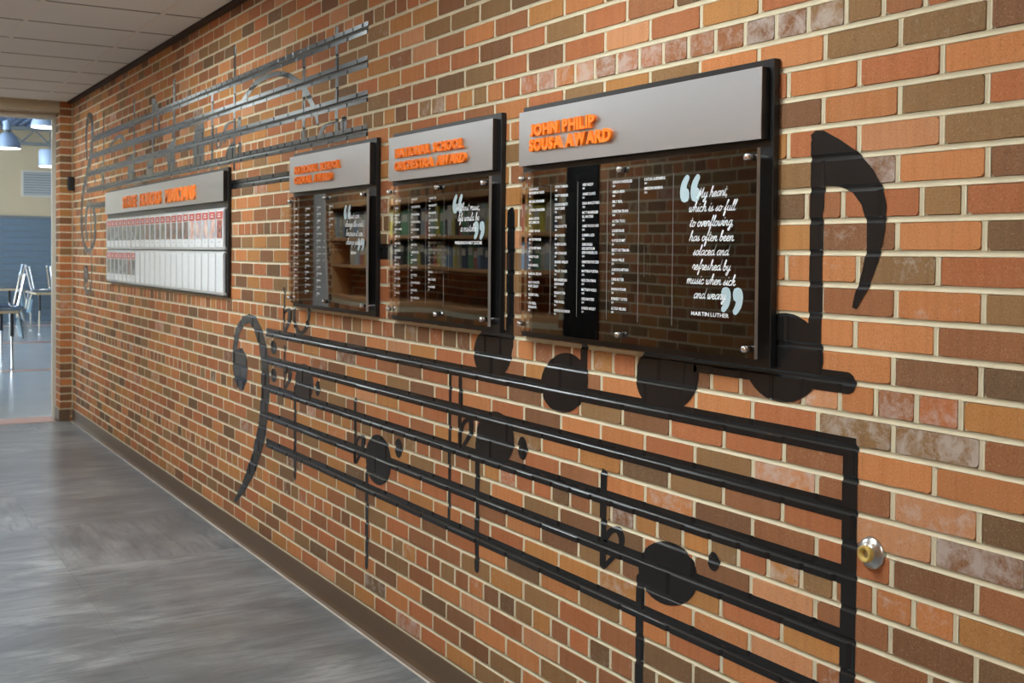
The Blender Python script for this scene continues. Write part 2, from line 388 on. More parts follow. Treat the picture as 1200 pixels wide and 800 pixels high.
# ------------------------------------------------------------------ brick wall
BR, CO = .2032, .0677333         # brick and course module
ZB = 2.005                       # height of the bed joint that counts as course line 0
J = .0115; RAMP = .002; D0 = .0012; D1 = .0036
WX0, WX1, ZTOP = -9.10, 3.2, 2.86
def zb(b): return ZB-b*CO
R0, R1 = -12, 29                 # courses, top to bottom
PAL = {'O': (192, 127, 79), 'A': (182, 128, 75), 'R': (177, 111, 72), 'P': (198, 141, 101), 'B': (146, 112, 75), 'D': (132, 93, 65), 'E': (155, 103, 69), 'G': (121, 93, 67)}
FIX = {  # colours of the large bricks next to the big board, by course: list of (brick position, kind, bloom)
 0: [(-1.5,'O',0),(-.5,'B',0),(.5,'B',.1),(1.5,'D',0)], 1: [(-2,'R',0),(-1,'O',0),(0,'R',0),(1,'O',0)], 2: [(-1.5,'D',0),(-.5,'O',0),(.5,'B',0),(1.5,'R',0)],
 3: [(-1,'R',0),(0,'P',0),(1,'B',0)], 4: [(-.5,'D',.9),(.5,'O',0),(1.5,'D',0)], 5: [(-.5,'R',0),(0,'R',0),(.5,'B',0),(1,'O',0)],
 6: [(-.5,'D',.1),(.5,'O',0),(1.5,'G',0)], 7: [(-1,'O',.2),(0,'B',.3),(1,'R',0)], 8: [(-1.5,'O',0),(-.5,'E',0),(.5,'O',.15),(1.5,'B',0)],
 9: [(-1,'O',0),(0,'O',0),(1,'E',0)], 10: [(-.5,'O',0),(.5,'D',0),(1.5,'G',0)], 11: [(-.5,'O',0),(0,'E',.5),(.5,'R',.6),(1,'E',0)],
 12: [(-.5,'B',.6),(.5,'B',.8),(1.5,'E',0)], 13: [(0,'O',0),(1,'O',0)], 14: [(-.5,'E',0),(.5,'P',.4),(1.5,'G',0)], 15: [(-1,'R',0),(0,'P',.2),(1,'D',1)],
 16: [(-.5,'R',0),(.5,'D',0),(1.5,'E',0)], 17: [(-.5,'E',0),(0,'O',.2),(.5,'O',.1),(1,'R',.7)], 18: [(-.5,'E',0),(.5,'D',0),(1.5,'G',0)], 19: [(0,'E',0),(1,'D',0)],
}
def row_joints(r, x0, x1, rnd):
    k = r % 6; xs = []
    if k == 5:
        n0 = math.floor(x0/BR); x = n0*BR+.28*BR
        while x < x1:
            if not (x > .9*BR and x < 2*BR and r > 0): xs.append(x)
            x += BR/2
    else:
        ph = 0 if k in (0, 2, 4) else .5
        n = math.ceil(x0/BR-ph)
        while (n+ph)*BR < x1: xs.append((n+ph)*BR); n += 1
    xs = [x+rnd.uniform(-.0035, .0035) for x in xs if x0+.03 < x < x1-.03]
    return [x0-J/2]+xs+[x1+J/2]
def brick_color(rnd, r, c):
    for (n, kind, ef) in FIX.get(r, []):
        if abs(c/BR-n) < .3: break
    else:
        kind = rnd.choices('OARPBDEG', (22, 15, 22, 5, 14, 9, 19, 5))[0]
        ef = rnd.uniform(.5, 1) if r == -1 and -1.5 < c < -.1 else rnd.random()**2*.9 if rnd.random() < (.30 if r % 6 == 5 and c > -2.5 else .10) else 0
    k = rnd.uniform(.90, 1.08); q = rnd.uniform(-.03, .03)
    a = lin(*PAL[kind]); return (a[0]*k*(1+q), a[1]*k, a[2]*k*(1-q), ef)
class BrickRows:
    def __init__(s, x0, x1, seed, r0=R0, r1=R1):
        rnd = random.Random(seed); s.rows = {}
        for r in range(r0, r1+1):
            xs = row_joints(r, x0, x1, rnd); out = []
            for a, b in zip(xs, xs[1:]):
                out.append((a+J/2, b-J/2, rnd.uniform(-.0010, .0010), brick_color(rnd, r, (a+b)/2), rnd.randrange(6)))
            s.rows[r] = (xs, out)
WALL = BrickRows(WX0, WX1, 3)
def brick_shape(w, h, seed):
    """outline with worn arrises, local (x, z) about the centre; front at y 0"""
    rnd = random.Random(seed); q = .0022; pts = []
    def edge(a, b, n):
        for i in range(n):
            t = (i+.5)/n if n > 1 else .5
            pts.append((a[0]+(b[0]-a[0])*t, a[1]+(b[1]-a[1])*t))
    X, Z = w/2, h/2; c = .005
    ring = []
    def corner(sx, sz, first):
        d = c*rnd.uniform(.5, 1.3); p = [(sx*(X-d), sz*Z), (sx*X, sz*(Z-d))]
        return p if first else p[::-1]
    n = 4 if w > .12 else 2
    ring += corner(-1, -1, False)
    ring += [(-X+w*(i+1)/(n+1), -Z) for i in range(n)]
    ring += corner(1, -1, True)
    ring += corner(1, 1, False)
    ring += [(X-w*(i+1)/(n+1), Z) for i in range(n)]
    ring += corner(-1, 1, True)
    front = [(x-math.copysign(q*rnd.uniform(.3, 1.1), x)*(abs(x) > X-.008), z-math.copysign(q*rnd.uniform(.15, 1.2), z)*(abs(z) > Z-.008)) for x, z in ring]
    m = len(ring)
    v = [(x, 0, z) for x, z in front]+[(x, .0072, z) for x, z in ring]
    f = [tuple(range(m))]+[((i+1) % m, i, i+m, (i+1) % m+m) for i in range(m)]
    return v, f
BH = CO-J
SHAPES = {}
def shape_for(w, var):
    k = ('h' if w < .13 else 's', var)
    if k not in SHAPES: SHAPES[k] = brick_shape(.0901 if k[0] == 'h' else .1917, BH, hash(k[1])+(50 if k[0] == 'h' else 0))
    return SHAPES[k], (.0901 if k[0] == 'h' else .1917), k
def colour_attr(me, cols):
    """cols: one RGBA per face"""
    at = me.attributes.new('brick_color', 'FLOAT_COLOR', 'CORNER'); flat = []
    for p, c in zip(me.polygons, cols): flat += list(c)*p.loop_total
    at.data.foreach_set('color', flat)

BOARDS = [(-7.50, -4.428), (-3.430, -2.502), (-2.353, -1.545), (-1.412, -.333)]
BZ0, BZ1 = 1.271, 1.965
cand = []
for r in range(R0, R1+1):
    for i, (a, b, pr, c, var) in enumerate(WALL.rows[r][1]):
        x, z = (a+b)/2, (zb(r)+zb(r+1))/2
        if x > 1.2: continue
        u, vv = proj((x, 0, z))
        if not (-20 < u < 1215 and -15 < vv < 815) or z < .09: continue
        if any(p-.02 < x < q+.02 and BZ0-.02 < z < BZ1+.02 for p, q in BOARDS): continue
        u0, v0 = proj((a, 0, z)); u1, v1 = proj((b, 0, z)); _, va = proj((x, 0, z+BH/2)); _, vb = proj((x, 0, z-BH/2))
        vis = max(0, min(u1, 1200)-max(u0, 0))*max(0, min(vb, 800)-max(va, 0))
        cand.append((vis, r, i))
cand.sort(reverse=True); SINGLE = {(r, i) for _, r, i in cand[:300]}

# mortar body of the wall
mb = MB()
mb.box(WX0-.0, WX1, .0045, .25, 0, ZTOP)
for b in range(R0, R1+2):
    z = zb(b); prof = [(-J/2, D0), (-J/4, D0+(D1-D0)*.75), (0, D1), (J/4, D0+(D1-D0)*.75), (J/2, D0)]
    v = [(x, d, z+o) for x in (WX0, WX1) for o, d in prof]; mb.add(v, [(k, k+1, k+6, k+5) for k in range(4)])
for r in range(R0, R1+1):
    for x in WALL.rows[r][0][1:-1]:
        prof = [(-J/2, D0), (0, D1), (J/2, D0)]
        v = [(x+o, d, z) for z in (zb(r+1)+J/2-.001, zb(r)-J/2+.001) for o, d in prof]; mb.add(v, [(0, 1, 4, 3), (1, 2, 5, 4)])
wall = mb.build('wall_right', M['mortar']); tag(wall, 'long red brick corridor wall carrying the music mural', None, kind='structure')
SM = {}
fb = MB(); fcols = []
for r in range(R0, R1+1):
    for i, (a, b, pr, c, var) in enumerate(WALL.rows[r][1]):
        (v, f), wn, key = shape_for(b-a, var); x, z = (a+b)/2, (zb(r)+zb(r+1))/2; s = (b-a)/wn
        if (r, i) in SINGLE:
            if key not in SM: SM[key] = new_mesh('brick', v, f, M['brick'])
            o = link('brick', SM[key], wall, (x, pr, z)); o.scale = (s, 1, 1); o.color = c
        else:
            fb.add([(x+p[0]*s, pr+p[1], z+p[2]) for p in v], f); fcols += [c]*len(f)
me = new_mesh('brick_field', fb.v, fb.f, M['brick_field']); colour_attr(me, fcols)
tag(link('brick_field', me, wall), kind='stuff')

# ------------------------------------------------------------------ paint that follows the brick relief
def clip(poly, ax, val, keep_less):
    out = []; n = len(poly)
    for i in range(n):
        p, q = poly[i], poly[(i+1) % n]; a = (p[ax] <= val) if keep_less else (p[ax] >= val); b = (q[ax] <= val) if keep_less else (q[ax] >= val)
        if a: out.append(p)
        if a != b:
            t = (val-p[ax])/(q[ax]-p[ax]); r = [p[0]+(q[0]-p[0])*t, p[1]+(q[1]-p[1])*t]; r[ax] = val; out.append(tuple(r))
    return out
import bisect
def slices(poly, ax, cuts):
    lo = min(p[ax] for p in poly); hi = max(p[ax] for p in poly)
    cs = [c for c in cuts if lo+1e-7 < c < hi-1e-7]; out = []
    for c in cs:
        a = clip(poly, ax, c, True); poly = clip(poly, ax, c, False)
        if len(a) > 2: out.append(a)
        if len(poly) < 3: return out
    out.append(poly); return out
ZCUTS = {}
def zcuts():
    c = []
    for b in range(R0, R1+2):
        z = zb(b); c += [z-J/2-RAMP, z-J/2, z-J/4, z, z+J/4, z+J/2, z+J/2+RAMP]
    return sorted(c)
ZC = zcuts()
XC = {r: sorted(sum(([x-J/2-RAMP, x-J/2, x, x+J/2, x+J/2+RAMP] for x in WALL.rows[r][0]), [])) for r in WALL.rows}
def jd(o):  # depth inside a joint at offset o
    t = min(1, 2*abs(o)/J); return D0+(D1-D0)*(1-t*t)
def depth(x, z, r):
    dz0 = z-zb(r); dz1 = z-zb(r+1); o = dz0 if abs(dz0) < abs(dz1) else dz1
    if abs(o) <= J/2+1e-6: return jd(o)
    xs, out = WALL.rows[r]; i = bisect.bisect(xs, x); c = min((xs[k] for k in (i-1, i) if 0 <= k < len(xs)), key=lambda q: abs(q-x))
    k = min(max(i-1, 0), len(out)-1); pr = out[k][2]
    ex = abs(x-c)-J/2; ez = abs(o)-J/2
    if ex <= 1e-6: return jd(x-c)
    t = min(1, ex/RAMP, ez/RAMP); return D0+(pr-D0)*t
def paint(name, polys, parent, lift):
    """polys: convex (X, Z) polygons on the wall"""
    mb = MB()
    for pi, poly in enumerate(polys):
        up = lift+(pi % 10)*2e-5                                  # overlapping strokes never share a plane
        for s in slices([tuple(p) for p in poly], 1, ZC):
            zc = sum(p[1] for p in s)/len(s); r = math.floor((ZB-zc)/CO)
            if r not in XC: continue
            for q in slices(s, 0, XC[r]):
                ar = sum(q[i][0]*q[(i+1) % len(q)][1]-q[(i+1) % len(q)][0]*q[i][1] for i in range(len(q)))
                if abs(ar) < 1e-9: continue
                if ar < 0: q = q[::-1]
                b = len(mb.v)
                mb.add([(x, depth(x, z, r)-.0009-up, z) for x, z in q], [tuple(range(len(q)))])
    off = parent.location
    return mb.build(name, M['paint'], parent, (-off.x, -off.y, -off.z))
def tri(pts): 
    t = tessellate_polygon([[Vector((a, b, 0)) for a, b in pts]]); return [[pts[i] for i in q] for q in t]
def px_poly(pts, sm=0):
    if sm:
        pts = spline(pts+[pts[0]], sm)[:-1]
    return tri([wp(*p) for p in pts])
def px_stroke(pts, wd, n=5):
    if isinstance(wd, (list, tuple)):
        c = spline([(i, w_) for i, w_ in enumerate(wd)], n); ws = [max(.4, q[1]) for q in c]
    else: ws = wd
    v, f = ribbon(spline(pts, n), ws); W = [wp(*p) for p in v]
    return [[W[i] for i in q] for q in f]
def bar(x0, x1, z0, z1): return [[(x0, z0), (x1, z0), (x1, z1), (x0, z1)]]
def ell(cx, cz, a, b, tilt=0, n=36):
    t = math.radians(tilt)
    return [[(cx+a*math.cos(k*2*math.pi/n)*math.cos(t)-b*math.sin(k*2*math.pi/n)*math.sin(t), cz+a*math.cos(k*2*math.pi/n)*math.sin(t)+b*math.sin(k*2*math.pi/n)*math.cos(t)) for k in range(n)]]
def px_ell(x, y, a, b, tilt=0): cx, cz = wp(x, y); return ell(cx, cz, a, b, tilt)
def capsule(x, z0, z1, w): return bar(x-w/2, x+w/2, z0+w/2, z1-w/2)+ell(x, z0+w/2, w/2, w/2)+ell(x, z1-w/2, w/2, w/2)
def px_cap(x0, y0, x1, y1, w):
    a = wp(x0, y0); b = wp(x1, y1); return capsule((a[0]+b[0])/2, min(a[1], b[1]), max(a[1], b[1]), w)

low = empty('bass_staff_mural', (-1.9, 0, .5)); tag(low, 'black painted bass clef staff with notes across the lower brick wall', 'mural')
T = .042
for k, b in enumerate((13, 15, 17, 19, 21)):
    paint('staff_line', bar(wp(312, 400)[0], -.095, zb(b)-T/2, zb(b)+T/2), low, .0001)
paint('final_barline', [[(-.131, .40), (-.089, .40), (-.089, zb(13)), (-.096, zb(13)+T*.36), (-.110, zb(13)+T/2), (-.131, zb(13)+T/2)]], low, .0003)
paint('barline', px_cap(527, 436, 527.5, 612, .021), low, .0003)
clef = px_stroke([(283,462),(287,450),(290,437),(289,424),(283,409),(277,400),(274,404),(274,425),(277,448)], [1,1,1,1,1,1,1,1,1])[:0]
cl = [(260+a/2.963, 330+b/2.963) for a, b in [(38,300),(37,240),(42,190),(55,145),(75,120),(95,112),(118,120),(138,158),(152,205),(161,260),(165,330),(165,400),(160,480),(145,570),(115,665),(80,728),(48,768),(42,758),(70,700),(105,600),(128,490),(137,390),(137,290),(130,225),(114,172),(97,142),(80,148),(62,180),(54,232),(72,230),(85,258),(90,300),(86,350),(72,380),(56,368),(44,340)]]
paint('bass_clef', px_poly(cl), low, .0004)
for (a, b) in ((180, 228), (180, 325)): paint('clef_dot', px_ell(260+a/2.963, 330+b/2.963, .046, .034), low, .0004)
def flat_sign(stem, bowl, w=.026):
    paint('flat_sign', px_cap(*stem, w)+px_stroke(bowl, [5, 7, 7.5, 6.5, 5] if bowl[0][0] > 600 else [3.6, 4.6, 6, 5.2, 4] if bowl[0][0] > 500 else [2.8, 3.4, 4.6, 4, 3]), low, .0005)
flat_sign((333, 336, 333.5, 396), [(334,366),(338.5,362),(340,369),(338,380),(334.5,388)])
flat_sign((333.5, 404, 334, 456), [(334.5,437),(338,433),(340.5,438),(338.5,447),(334.5,455)])
flat_sign((416, 465, 417, 544), [(417,521),(421,512),(426,514),(424,527),(417.5,542)])
flat_sign((539, 440, 540, 528), [(540,506),(545,494),(552,492),(552,507),(541,526)])
flat_sign((708, 549, 706.5, 667), [(709,634),(716,622),(726,622),(728,640),(708,664)], .03)
paint('hollow_note', px_stroke([(345,362),(345.5,378),(351,390),(358,386),(362,372),(362,362)], [3,3.4,4.4,4.2,3.4,3]), low, .0006)
def note(cx, cy, a, b, tilt, stem=None, dot=None, extra=None, w=.03):
    p = px_ell(cx, cy, a, b, tilt)+(px_cap(*stem, w) if stem else [])+(extra or [])
    paint('note', p, low, .0006)
    if dot: paint('note_dot', px_ell(*dot[:2], dot[2], dot[3]), low, .0006)
note(356.5, 449, .118, .088, 8, (345.5, 450, 346.5, 563), (372.5, 455, .030, .034), w=.034)
note(443.5, 538.5, .122, .098, 8, (430.5, 545, 430, 667), (467.5, 525, .033, .036))
note(580, 514, .125, .088, 10, (560, 515, 559, 671), (613, 525, .028, .036))
note(577.5, 412, .125, .088, 12, (599, 243, 598, 412), None, w=.045)
note(661, 448.5, .126, .086, 14, (685, 400, 684.5, 450), None, w=.034)
note(781, 440, .130, .092, 14, (812, 400, 811.5, 440), None, w=.034)
note(782, 671.5, .122, .080, 12, (751, 672, 748, 830), (836.5, 657.5, .0215, .023), w=.033)
en = [(951,158),(957,153),(966,153),(986,164),(1006,178),(1024,199),(1035,220),(1039.5,241),(1037,271),(1030,306),(1017,340),(1004,362),(999,360),(1002,345),(1011,318),(1016,290),(1016,262),(1010,240),(1000,226),(985,219),(967,217),(966,250)]
paint('eighth_note', px_poly(en)+bar(wp(949,300)[0], wp(964,300)[0], wp(956,440)[1], wp(955,165)[1])+px_ell(917, 419, .125, .100, 8)+bar(-.62, -.122, zb(11.02)-T*.55, zb(11.02)+T*.55)+ell(-.122, zb(11.02), .024, T*.55), low, .0006)
paint('beam', bar(-2.75, -2.2, zb(7.1)-.03, zb(7.1)+.03), low, .0002)

upm = empty('treble_staff_mural', (-5.2, 0, 1.1)); tag(upm, 'black painted treble clef staff with notes high on the far brick wall', 'mural')
xr = wp(431, 100)[0]
for b, xl in ((-6, 109), (-4, 107), (-2, 104), (0, 101), (2, 108)):
    paint('staff_line', bar(wp(xl, 200)[0], xr if b < 2 else -3.2, zb(b)-T/2-.002, zb(b)+T/2+.004), upm, .0001)
paint('treble_clef', px_stroke([(102,187),(101.2,165),(102,147),(105.2,133.5),(108.3,146),(108,162),(106.8,180),(104,196),(100.2,213),(97.2,228),(95.6,246),(95.7,266),(97.8,283),(102.8,294),(108.6,288),(111.2,276),(111.2,256),(108.8,243),(104.8,239),(101.6,246),(100.4,260),(101,273),(102.2,282)],
     [2.0,2.2,2.8,4.4,3.0,3.0,4.0,4.4,4.0,3.0,2.6,2.6,2.8,4.6,3.4,2.9,3.0,3.8,5.4,3.2,2.2,2.0,1.8])
     +px_stroke([(105.5,236),(106.8,262),(107,295),(107.3,320),(106.8,335),(103,343),(99.8,337),(99.2,325)], [1.3,1.3,1.3,1.3,1.8,3.2,2.8,2.4])+px_stroke([(101.2,312),(100.6,321),(101,331)], [3.4,5.6,3.6]), upm, .0003)
for (x, y0, y1, wd) in ((121.3, 131, 226, .05), (157, 114, 186, .05), (178.8, 119, 190, .05), (204, 91, 190, .05), (248.6, 110, 204, .045), (274.7, 55, 200, .036), (355.8, 66, 167, .038), (394.6, 31, 165, .0325)):
    paint('note_stem', px_cap(x, y0, x+.6, y1, wd), upm, .0003)
def up_poly(name, pts, sm=0): paint(name, px_poly(pts, sm), upm, .0004)
def up_stroke(name, pts, wd): paint(name, px_stroke(pts, wd), upm, .0004)
up_poly('flag', [(178,117),(180.5,114.5),(184,120),(186.5,128),(187,137),(187,158),(186,160),(185,142),(184,134),(178.5,136)])
up_stroke('slur', [(282,123),(291.5,108),(303,95),(318,88),(330,86.5),(341,90),(352,98.5),(359,108),(365,120),(370,131),(372.5,146)], [3,5,5.5,6,6.5,6.5,6.5,6.5,5.5,4.5,2.5])
up_stroke('tie', [(127,177),(132,167),(138,160.5),(143,160),(146.5,170)], [1.4,2.6,4,4,1.6])
up_poly('note', [(150.5,184),(156,180),(157.6,181),(157.6,212),(151,214),(149.5,200)])
up_poly('note', [(172,190),(178,187),(180,188),(180,211),(172,212.5)])
up_poly('note', [(197,170),(203,164),(205.3,164),(205.3,205),(198.5,206),(194.5,182)])
up_poly('note', [(228.5,149),(238.5,142.5),(239.5,146),(239.5,196),(227,198),(226,170)])
up_poly('note', [(263,189),(266,174),(275,164),(275.6,168),(274.5,184),(270,191),(264,194)])
up_stroke('rest', [(275,142),(267,145.5),(263.5,153),(263,166)], [2,3,3.4,3])
up_stroke('flat_sign', [(253.5,150),(254,170),(257,172),(259.5,164),(257,159),(254,163)], [1.8,1.8,1.8,2,2,1.6])
up_stroke('sharp_sign', [(120,190),(116.5,199),(120.5,208),(116.8,219)], [1.6,2,2,1.6])
up_stroke('sharp_sign', [(111.2,196),(111.4,214)], [1.4,1.4])
up_stroke('note', [(374,163),(377.5,152),(384,146),(395,142.5)], [4,4.4,3.6,2.4])
up_stroke('note', [(389,166),(393,160),(399,158)], [3,3,2])
for q in ((280.5,143.5),(281,174),(403,145),(137,212)): paint('note_dot', px_ell(*q, .035, .034), upm, .0004)

# ------------------------------------------------------------------ corridor shell
W = 2.60
# floor: slab plus vinyl tiles
fl = MB().box(-9.3, 5.0, -W-.2, .02, -.12, -.004).build('floor', M['floor_base']); tag(fl, 'grey brushed vinyl tile corridor floor', kind='structure')
TS = .914; meshes = {}
xs = [-9.12]+[-8.72+TS*k for k in range(0, 15)]; ys = [-W, -1.784, -.870, 0.0]
for i in range(len(xs)-1):
    for j in range(3):
        x0, x1, y0, y1 = xs[i], xs[i+1], ys[j], ys[j+1]; key = (round(x1-x0, 3), j)
        turn = (i*2+j*3) % 5 == 1
        if (key, turn) not in meshes: 
            b = MB().box(0, x1-x0-.0006, 0, y1-y0-.0006, -.004, 0); meshes[(key, turn)] = new_mesh('floor_tile', b.v, b.f, M['floor_b' if turn else 'floor_a'])
        link('floor_tile', meshes[(key, turn)], fl, (x0, y0, 0))
# baseboard with toe, its highlight painted as one pale face
pro = [(0, .104), (-.003, .108), (-.0055, .104), (-.0065, .03), (-.010, .012), (-.018, .0035), (-.024, .0005), (0, .0005)]
v = [(x, y, z) for x in (WX0, WX1) for y, z in pro]; n = len(pro)
bs = link('baseboard_right', new_mesh('baseboard_right', v, [(i, (i+1) % n, (i+1) % n+n, i+n) for i in range(n)]+[tuple(range(n)), tuple(range(2*n-1, n-1, -1))], mats=[M['base'], M['base_toe_highlight']], fm=[1 if i in (5,) else 0 for i in range(n)]+[0, 0]))
tag(bs, 'brown vinyl base along the foot of the brick wall', kind='structure')
# ceiling: grid and tiles
CZ = 2.81
ce = MB().box(-9.1, 5, -W, 0, CZ+.03, CZ+.08).build('ceiling', M['ceil']); tag(ce, 'suspended ceiling of pale square tiles', kind='structure')
cx = [-9.10+.04]+[-9.06+.61*k for k in range(1, 24)]; cy = [-W, -2.105, -1.495, -.885, -.275, -.045]
FIXT = {(-8.45, 0), (-4.79, 0), (-1.13, 0), (2.53, 0)}
fix_cells = []
meshes = {}
for i in range(len(cx)-1):
    for j in range(len(cy)-1):
        x0, x1, y0, y1 = cx[i], cx[i+1], cy[j], cy[j+1]
        if j in (1, 2) and any(abs(x0-a) < .02 for a, _ in FIXT): continue
        key = (round(x1-x0, 3), round(y1-y0, 3))
        if key not in meshes:
            b = MB().box(.007, key[0]-.007, .009, key[1]-.009, 0, .022, .003); meshes[key] = new_mesh('ceiling_tile', b.v, b.f, M['ceil'])
        link('ceiling_tile', meshes[key], ce, (x0, y0, CZ-.004))
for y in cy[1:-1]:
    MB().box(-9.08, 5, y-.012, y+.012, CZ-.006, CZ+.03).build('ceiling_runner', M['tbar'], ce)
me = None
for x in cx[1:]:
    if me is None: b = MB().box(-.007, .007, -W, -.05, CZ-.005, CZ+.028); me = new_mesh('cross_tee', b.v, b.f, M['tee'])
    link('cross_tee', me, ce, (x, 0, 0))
t = MB().box(-9.1, 5, -.046, .02, CZ-.012, CZ+.04).build('trim_1', M['dark_strip']); tag(t, 'dark brown strip between brick wall and ceiling', kind='structure')  # plain dark strip along the ceiling edge
k = 0
for fx in (-8.45, -4.79, -1.13, 2.53):
    e = empty('ceiling_light', (fx+.305, -1.495, CZ-.006)); tag(e, ['recessed ceiling light at the dining hall end of the corridor', 'recessed ceiling light above the wide card board', 'recessed ceiling light in front of the black boards', 'recessed ceiling light behind the viewpoint'][k], 'ceiling light', 'recessed corridor lights'); k += 1
    f = MB(); f.box(-.30, .30, -.605, -.575, 0, .05).box(-.30, .30, .575, .605, 0, .05).box(-.30, -.27, -.575, .575, 0, .05).box(.27, .30, -.575, .575, 0, .05)
    f.build('frame', M['tbar'], e)
    MB().box(-.27, .27, -.575, .575, .006, .012).build('diffuser', M['troffer_dim' if fx < -8 else 'troffer'], e)

# opposite wall (seen in the clear sheets): brick, a wide book alcove, a dark and a white pier
OP = BrickRows(-12.0, 5, 11, -12, 29)
ob = MB(); oc = []; NX0, NX1, NZ0, NZ1 = -9.33, -5.07, 1.02, 2.005
for r in OP.rows:
    for (a, b, pr, c, var) in OP.rows[r][1]:
        (v, f), wn, key = shape_for(b-a, var); x, z = (a+b)/2, (zb(r)+zb(r+1))/2; s = (b-a)/wn
        back = NX0 < x < NX1 and NZ0 < z < NZ1                     # inside the book niche the brickwork lies deeper
        if not back and b > NX0 and a < NX1 and NZ0 < z < NZ1:     # trim bricks that end at the niche
            if x < NX0: b = min(b, NX0)
            else: a = max(a, NX1)
            x = (a+b)/2; s = (b-a)/wn
        yy = -W-(.30 if back else 0)
        ob.add([(x+p[0]*s, yy-pr-p[1], z+p[2]) for p in v], [q[::-1] for q in f]); oc += [c]*len(f)
ow = MB().box(-12.0, NX0, -W-.304, -W-.004, 0, ZTOP).box(NX1, 5, -W-.304, -W-.004, 0, ZTOP).box(NX0, NX1, -W-.304, -W-.004, 0, NZ0).box(NX0, NX1, -W-.304, -W-.004, NZ1, ZTOP).box(-12, 5, -W-.5, -W-.304, 0, ZTOP).build('wall_left', M['mortar']); tag(ow, 'brick wall on the opposite side of the corridor', kind='structure')
me = new_mesh('brick_field', ob.v, ob.f, M['brick_field']); colour_attr(me, oc); tag(link('brick_field', me, ow), kind='stuff')
c = MB().box(-4.99, -4.61, -W, -W+.02, 0, 2.8, .006).build('trim_2', M['black']); tag(c, 'black pier casing on the opposite brick wall', kind='structure')
c = MB().box(-9.86, -9.46, -W, -W+.03, 0, 2.8, .01).build('trim_3', M['white_col']); tag(c, 'white painted pier at the end of the opposite wall', kind='structure')
bc = empty('bookcase', (-6.7, -W, 1.02)); tag(bc, 'long oak bookcase let into the opposite brick wall, reflected in the clear sheets', 'bookcase')
bx0, bx1, bd = NX0+.002, NX1-.002, .295
def bpart(name, *a): MB().box(*a, .004).build(name, M['wood'], bc, (6.7, W-.298, -1.02))
bpart('top_board', bx0, bx1, -W, -W+bd, 1.965, 2.003); bpart('shelf', bx0+.03, bx1-.03, -W, -W+bd, 1.655, 1.69); bpart('shelf', bx0+.03, bx1-.03, -W, -W+bd, 1.355, 1.39)
bpart('bottom_board', bx0, bx1, -W, -W+bd, 1.022, 1.06); bpart('side_panel', bx0, bx0+.03, -W, -W+bd, 1.06, 1.965); bpart('side_panel', bx1-.03, bx1, -W, -W+bd, 1.06, 1.965)
rb = random.Random(5); BC = [(112, 160, 122), (84, 92, 108), (186, 174, 152), (128, 158, 190), (206, 192, 92), (232, 230, 222), (66, 62, 62), (188, 108, 92), (170, 180, 182)]
BM = [plain('book_cover', lin(*q), .5, noise=.1) for q in BC]; BN = ['green', 'navy', 'tan', 'blue', 'yellow', 'white', 'black', 'red', 'grey']
ONES = 'first second third fourth fifth sixth seventh eighth ninth tenth eleventh twelfth thirteenth fourteenth fifteenth sixteenth seventeenth eighteenth nineteenth'.split()
def ordinal(n):
    if n < 20: return ONES[n-1]
    t = {2: 'twent', 3: 'thirt', 4: 'fort', 5: 'fift'}[n//10]
    return t+'ieth' if n % 10 == 0 else t+'y-'+ONES[n % 10-1]
M['page'] = plain('book_pages', lin(226, 218, 200), .8)
for (zs, nm, hmax) in ((1.6905, 'upper', .265), (1.3905, 'lower', .25)):
    x = bx0+(.05 if nm == 'upper' else .55); bk_i = 0
    while x < bx1-.14:
        wd = rb.uniform(.045, .10); h = rb.uniform(.75, 1)*hmax; d = rb.uniform(.155, .185); q = rb.randrange(len(BC))
        e = empty('book', (x+wd/2, -W-.25, zs)); bk_i += 1; tag(e, '%s binder, %s from the white pier on the %s shelf of the opposite bookcase' % (BN[q], ordinal(bk_i), nm), 'book', 'books in the opposite bookcase')
        MB().box(-wd/2, wd/2, .003, d, 0, h, .003).box(-wd/2+.004, wd/2-.004, d, d+.003, .03, h-.02).build('cover', BM[q], e)
        MB().box(-wd/2+.012, wd/2-.012, d+.003, d+.0045, h*.55, h*.85).build('spine_label', M['page'], e)
        x += wd+rb.choice((.002, .002, .004, .05 if rb.random() < .3 else .003))
# unseen end wall, added to contain the corridor light
ew = MB().box(5.0, 5.2, -W-.2, .25, 0, ZTOP).build('wall_back', M['beige']); tag(ew, 'beige wall added behind the viewpoint to contain the corridor light', kind='structure')

# brick return at the dining hall opening
PX, PY = -9.10, -.108
pl = MB().box(PX-.28, PX-.004, PY+.004, .25, 0, ZTOP).build('wall_end', M['mortar']); tag(pl, 'narrow brick return beside the dining hall opening', kind='structure')
pb = MB(); pcs = []; rp = random.Random(21)
for r in range(R0, R1+1):
    z = (zb(r)+zb(r+1))/2
    def pbrick(front, a, b):
        (v, f), wn, key = shape_for(b-a, rp.randrange(6)); s = (b-a)/wn; c = (a+b)/2; cc = brick_color(rp, 99, 0)
        if front: pb.add([(PX-p[1], c-p[0]*s, z+p[2]) for p in v], [q[::-1] for q in f][::1])
        else: pb.add([(c+p[0]*s, PY+p[1], z+p[2]) for p in v], f)
        pcs.extend([cc]*len(f))
    pbrick(True, PY, -J*.6)
    if r % 2: pbrick(False, PX-.20, PX)
    else: pbrick(False, PX-.09, PX); pbrick(False, PX-.20, PX-.09-J)
for i, fc in enumerate(pb.f): pass
me = new_mesh('brick_field', pb.v, pb.f, M['brick_field']); colour_attr(me, pcs); tag(link('brick_field', me, pl), kind='stuff')
b = MB().box(PX-.21, PX+.007, PY-.007, PY, 0.0005, .104).box(PX, PX+.007, PY, -.025, .0005, .104).build('baseboard_end', M['base']); tag(b, 'brown base around the brick return', kind='structure')
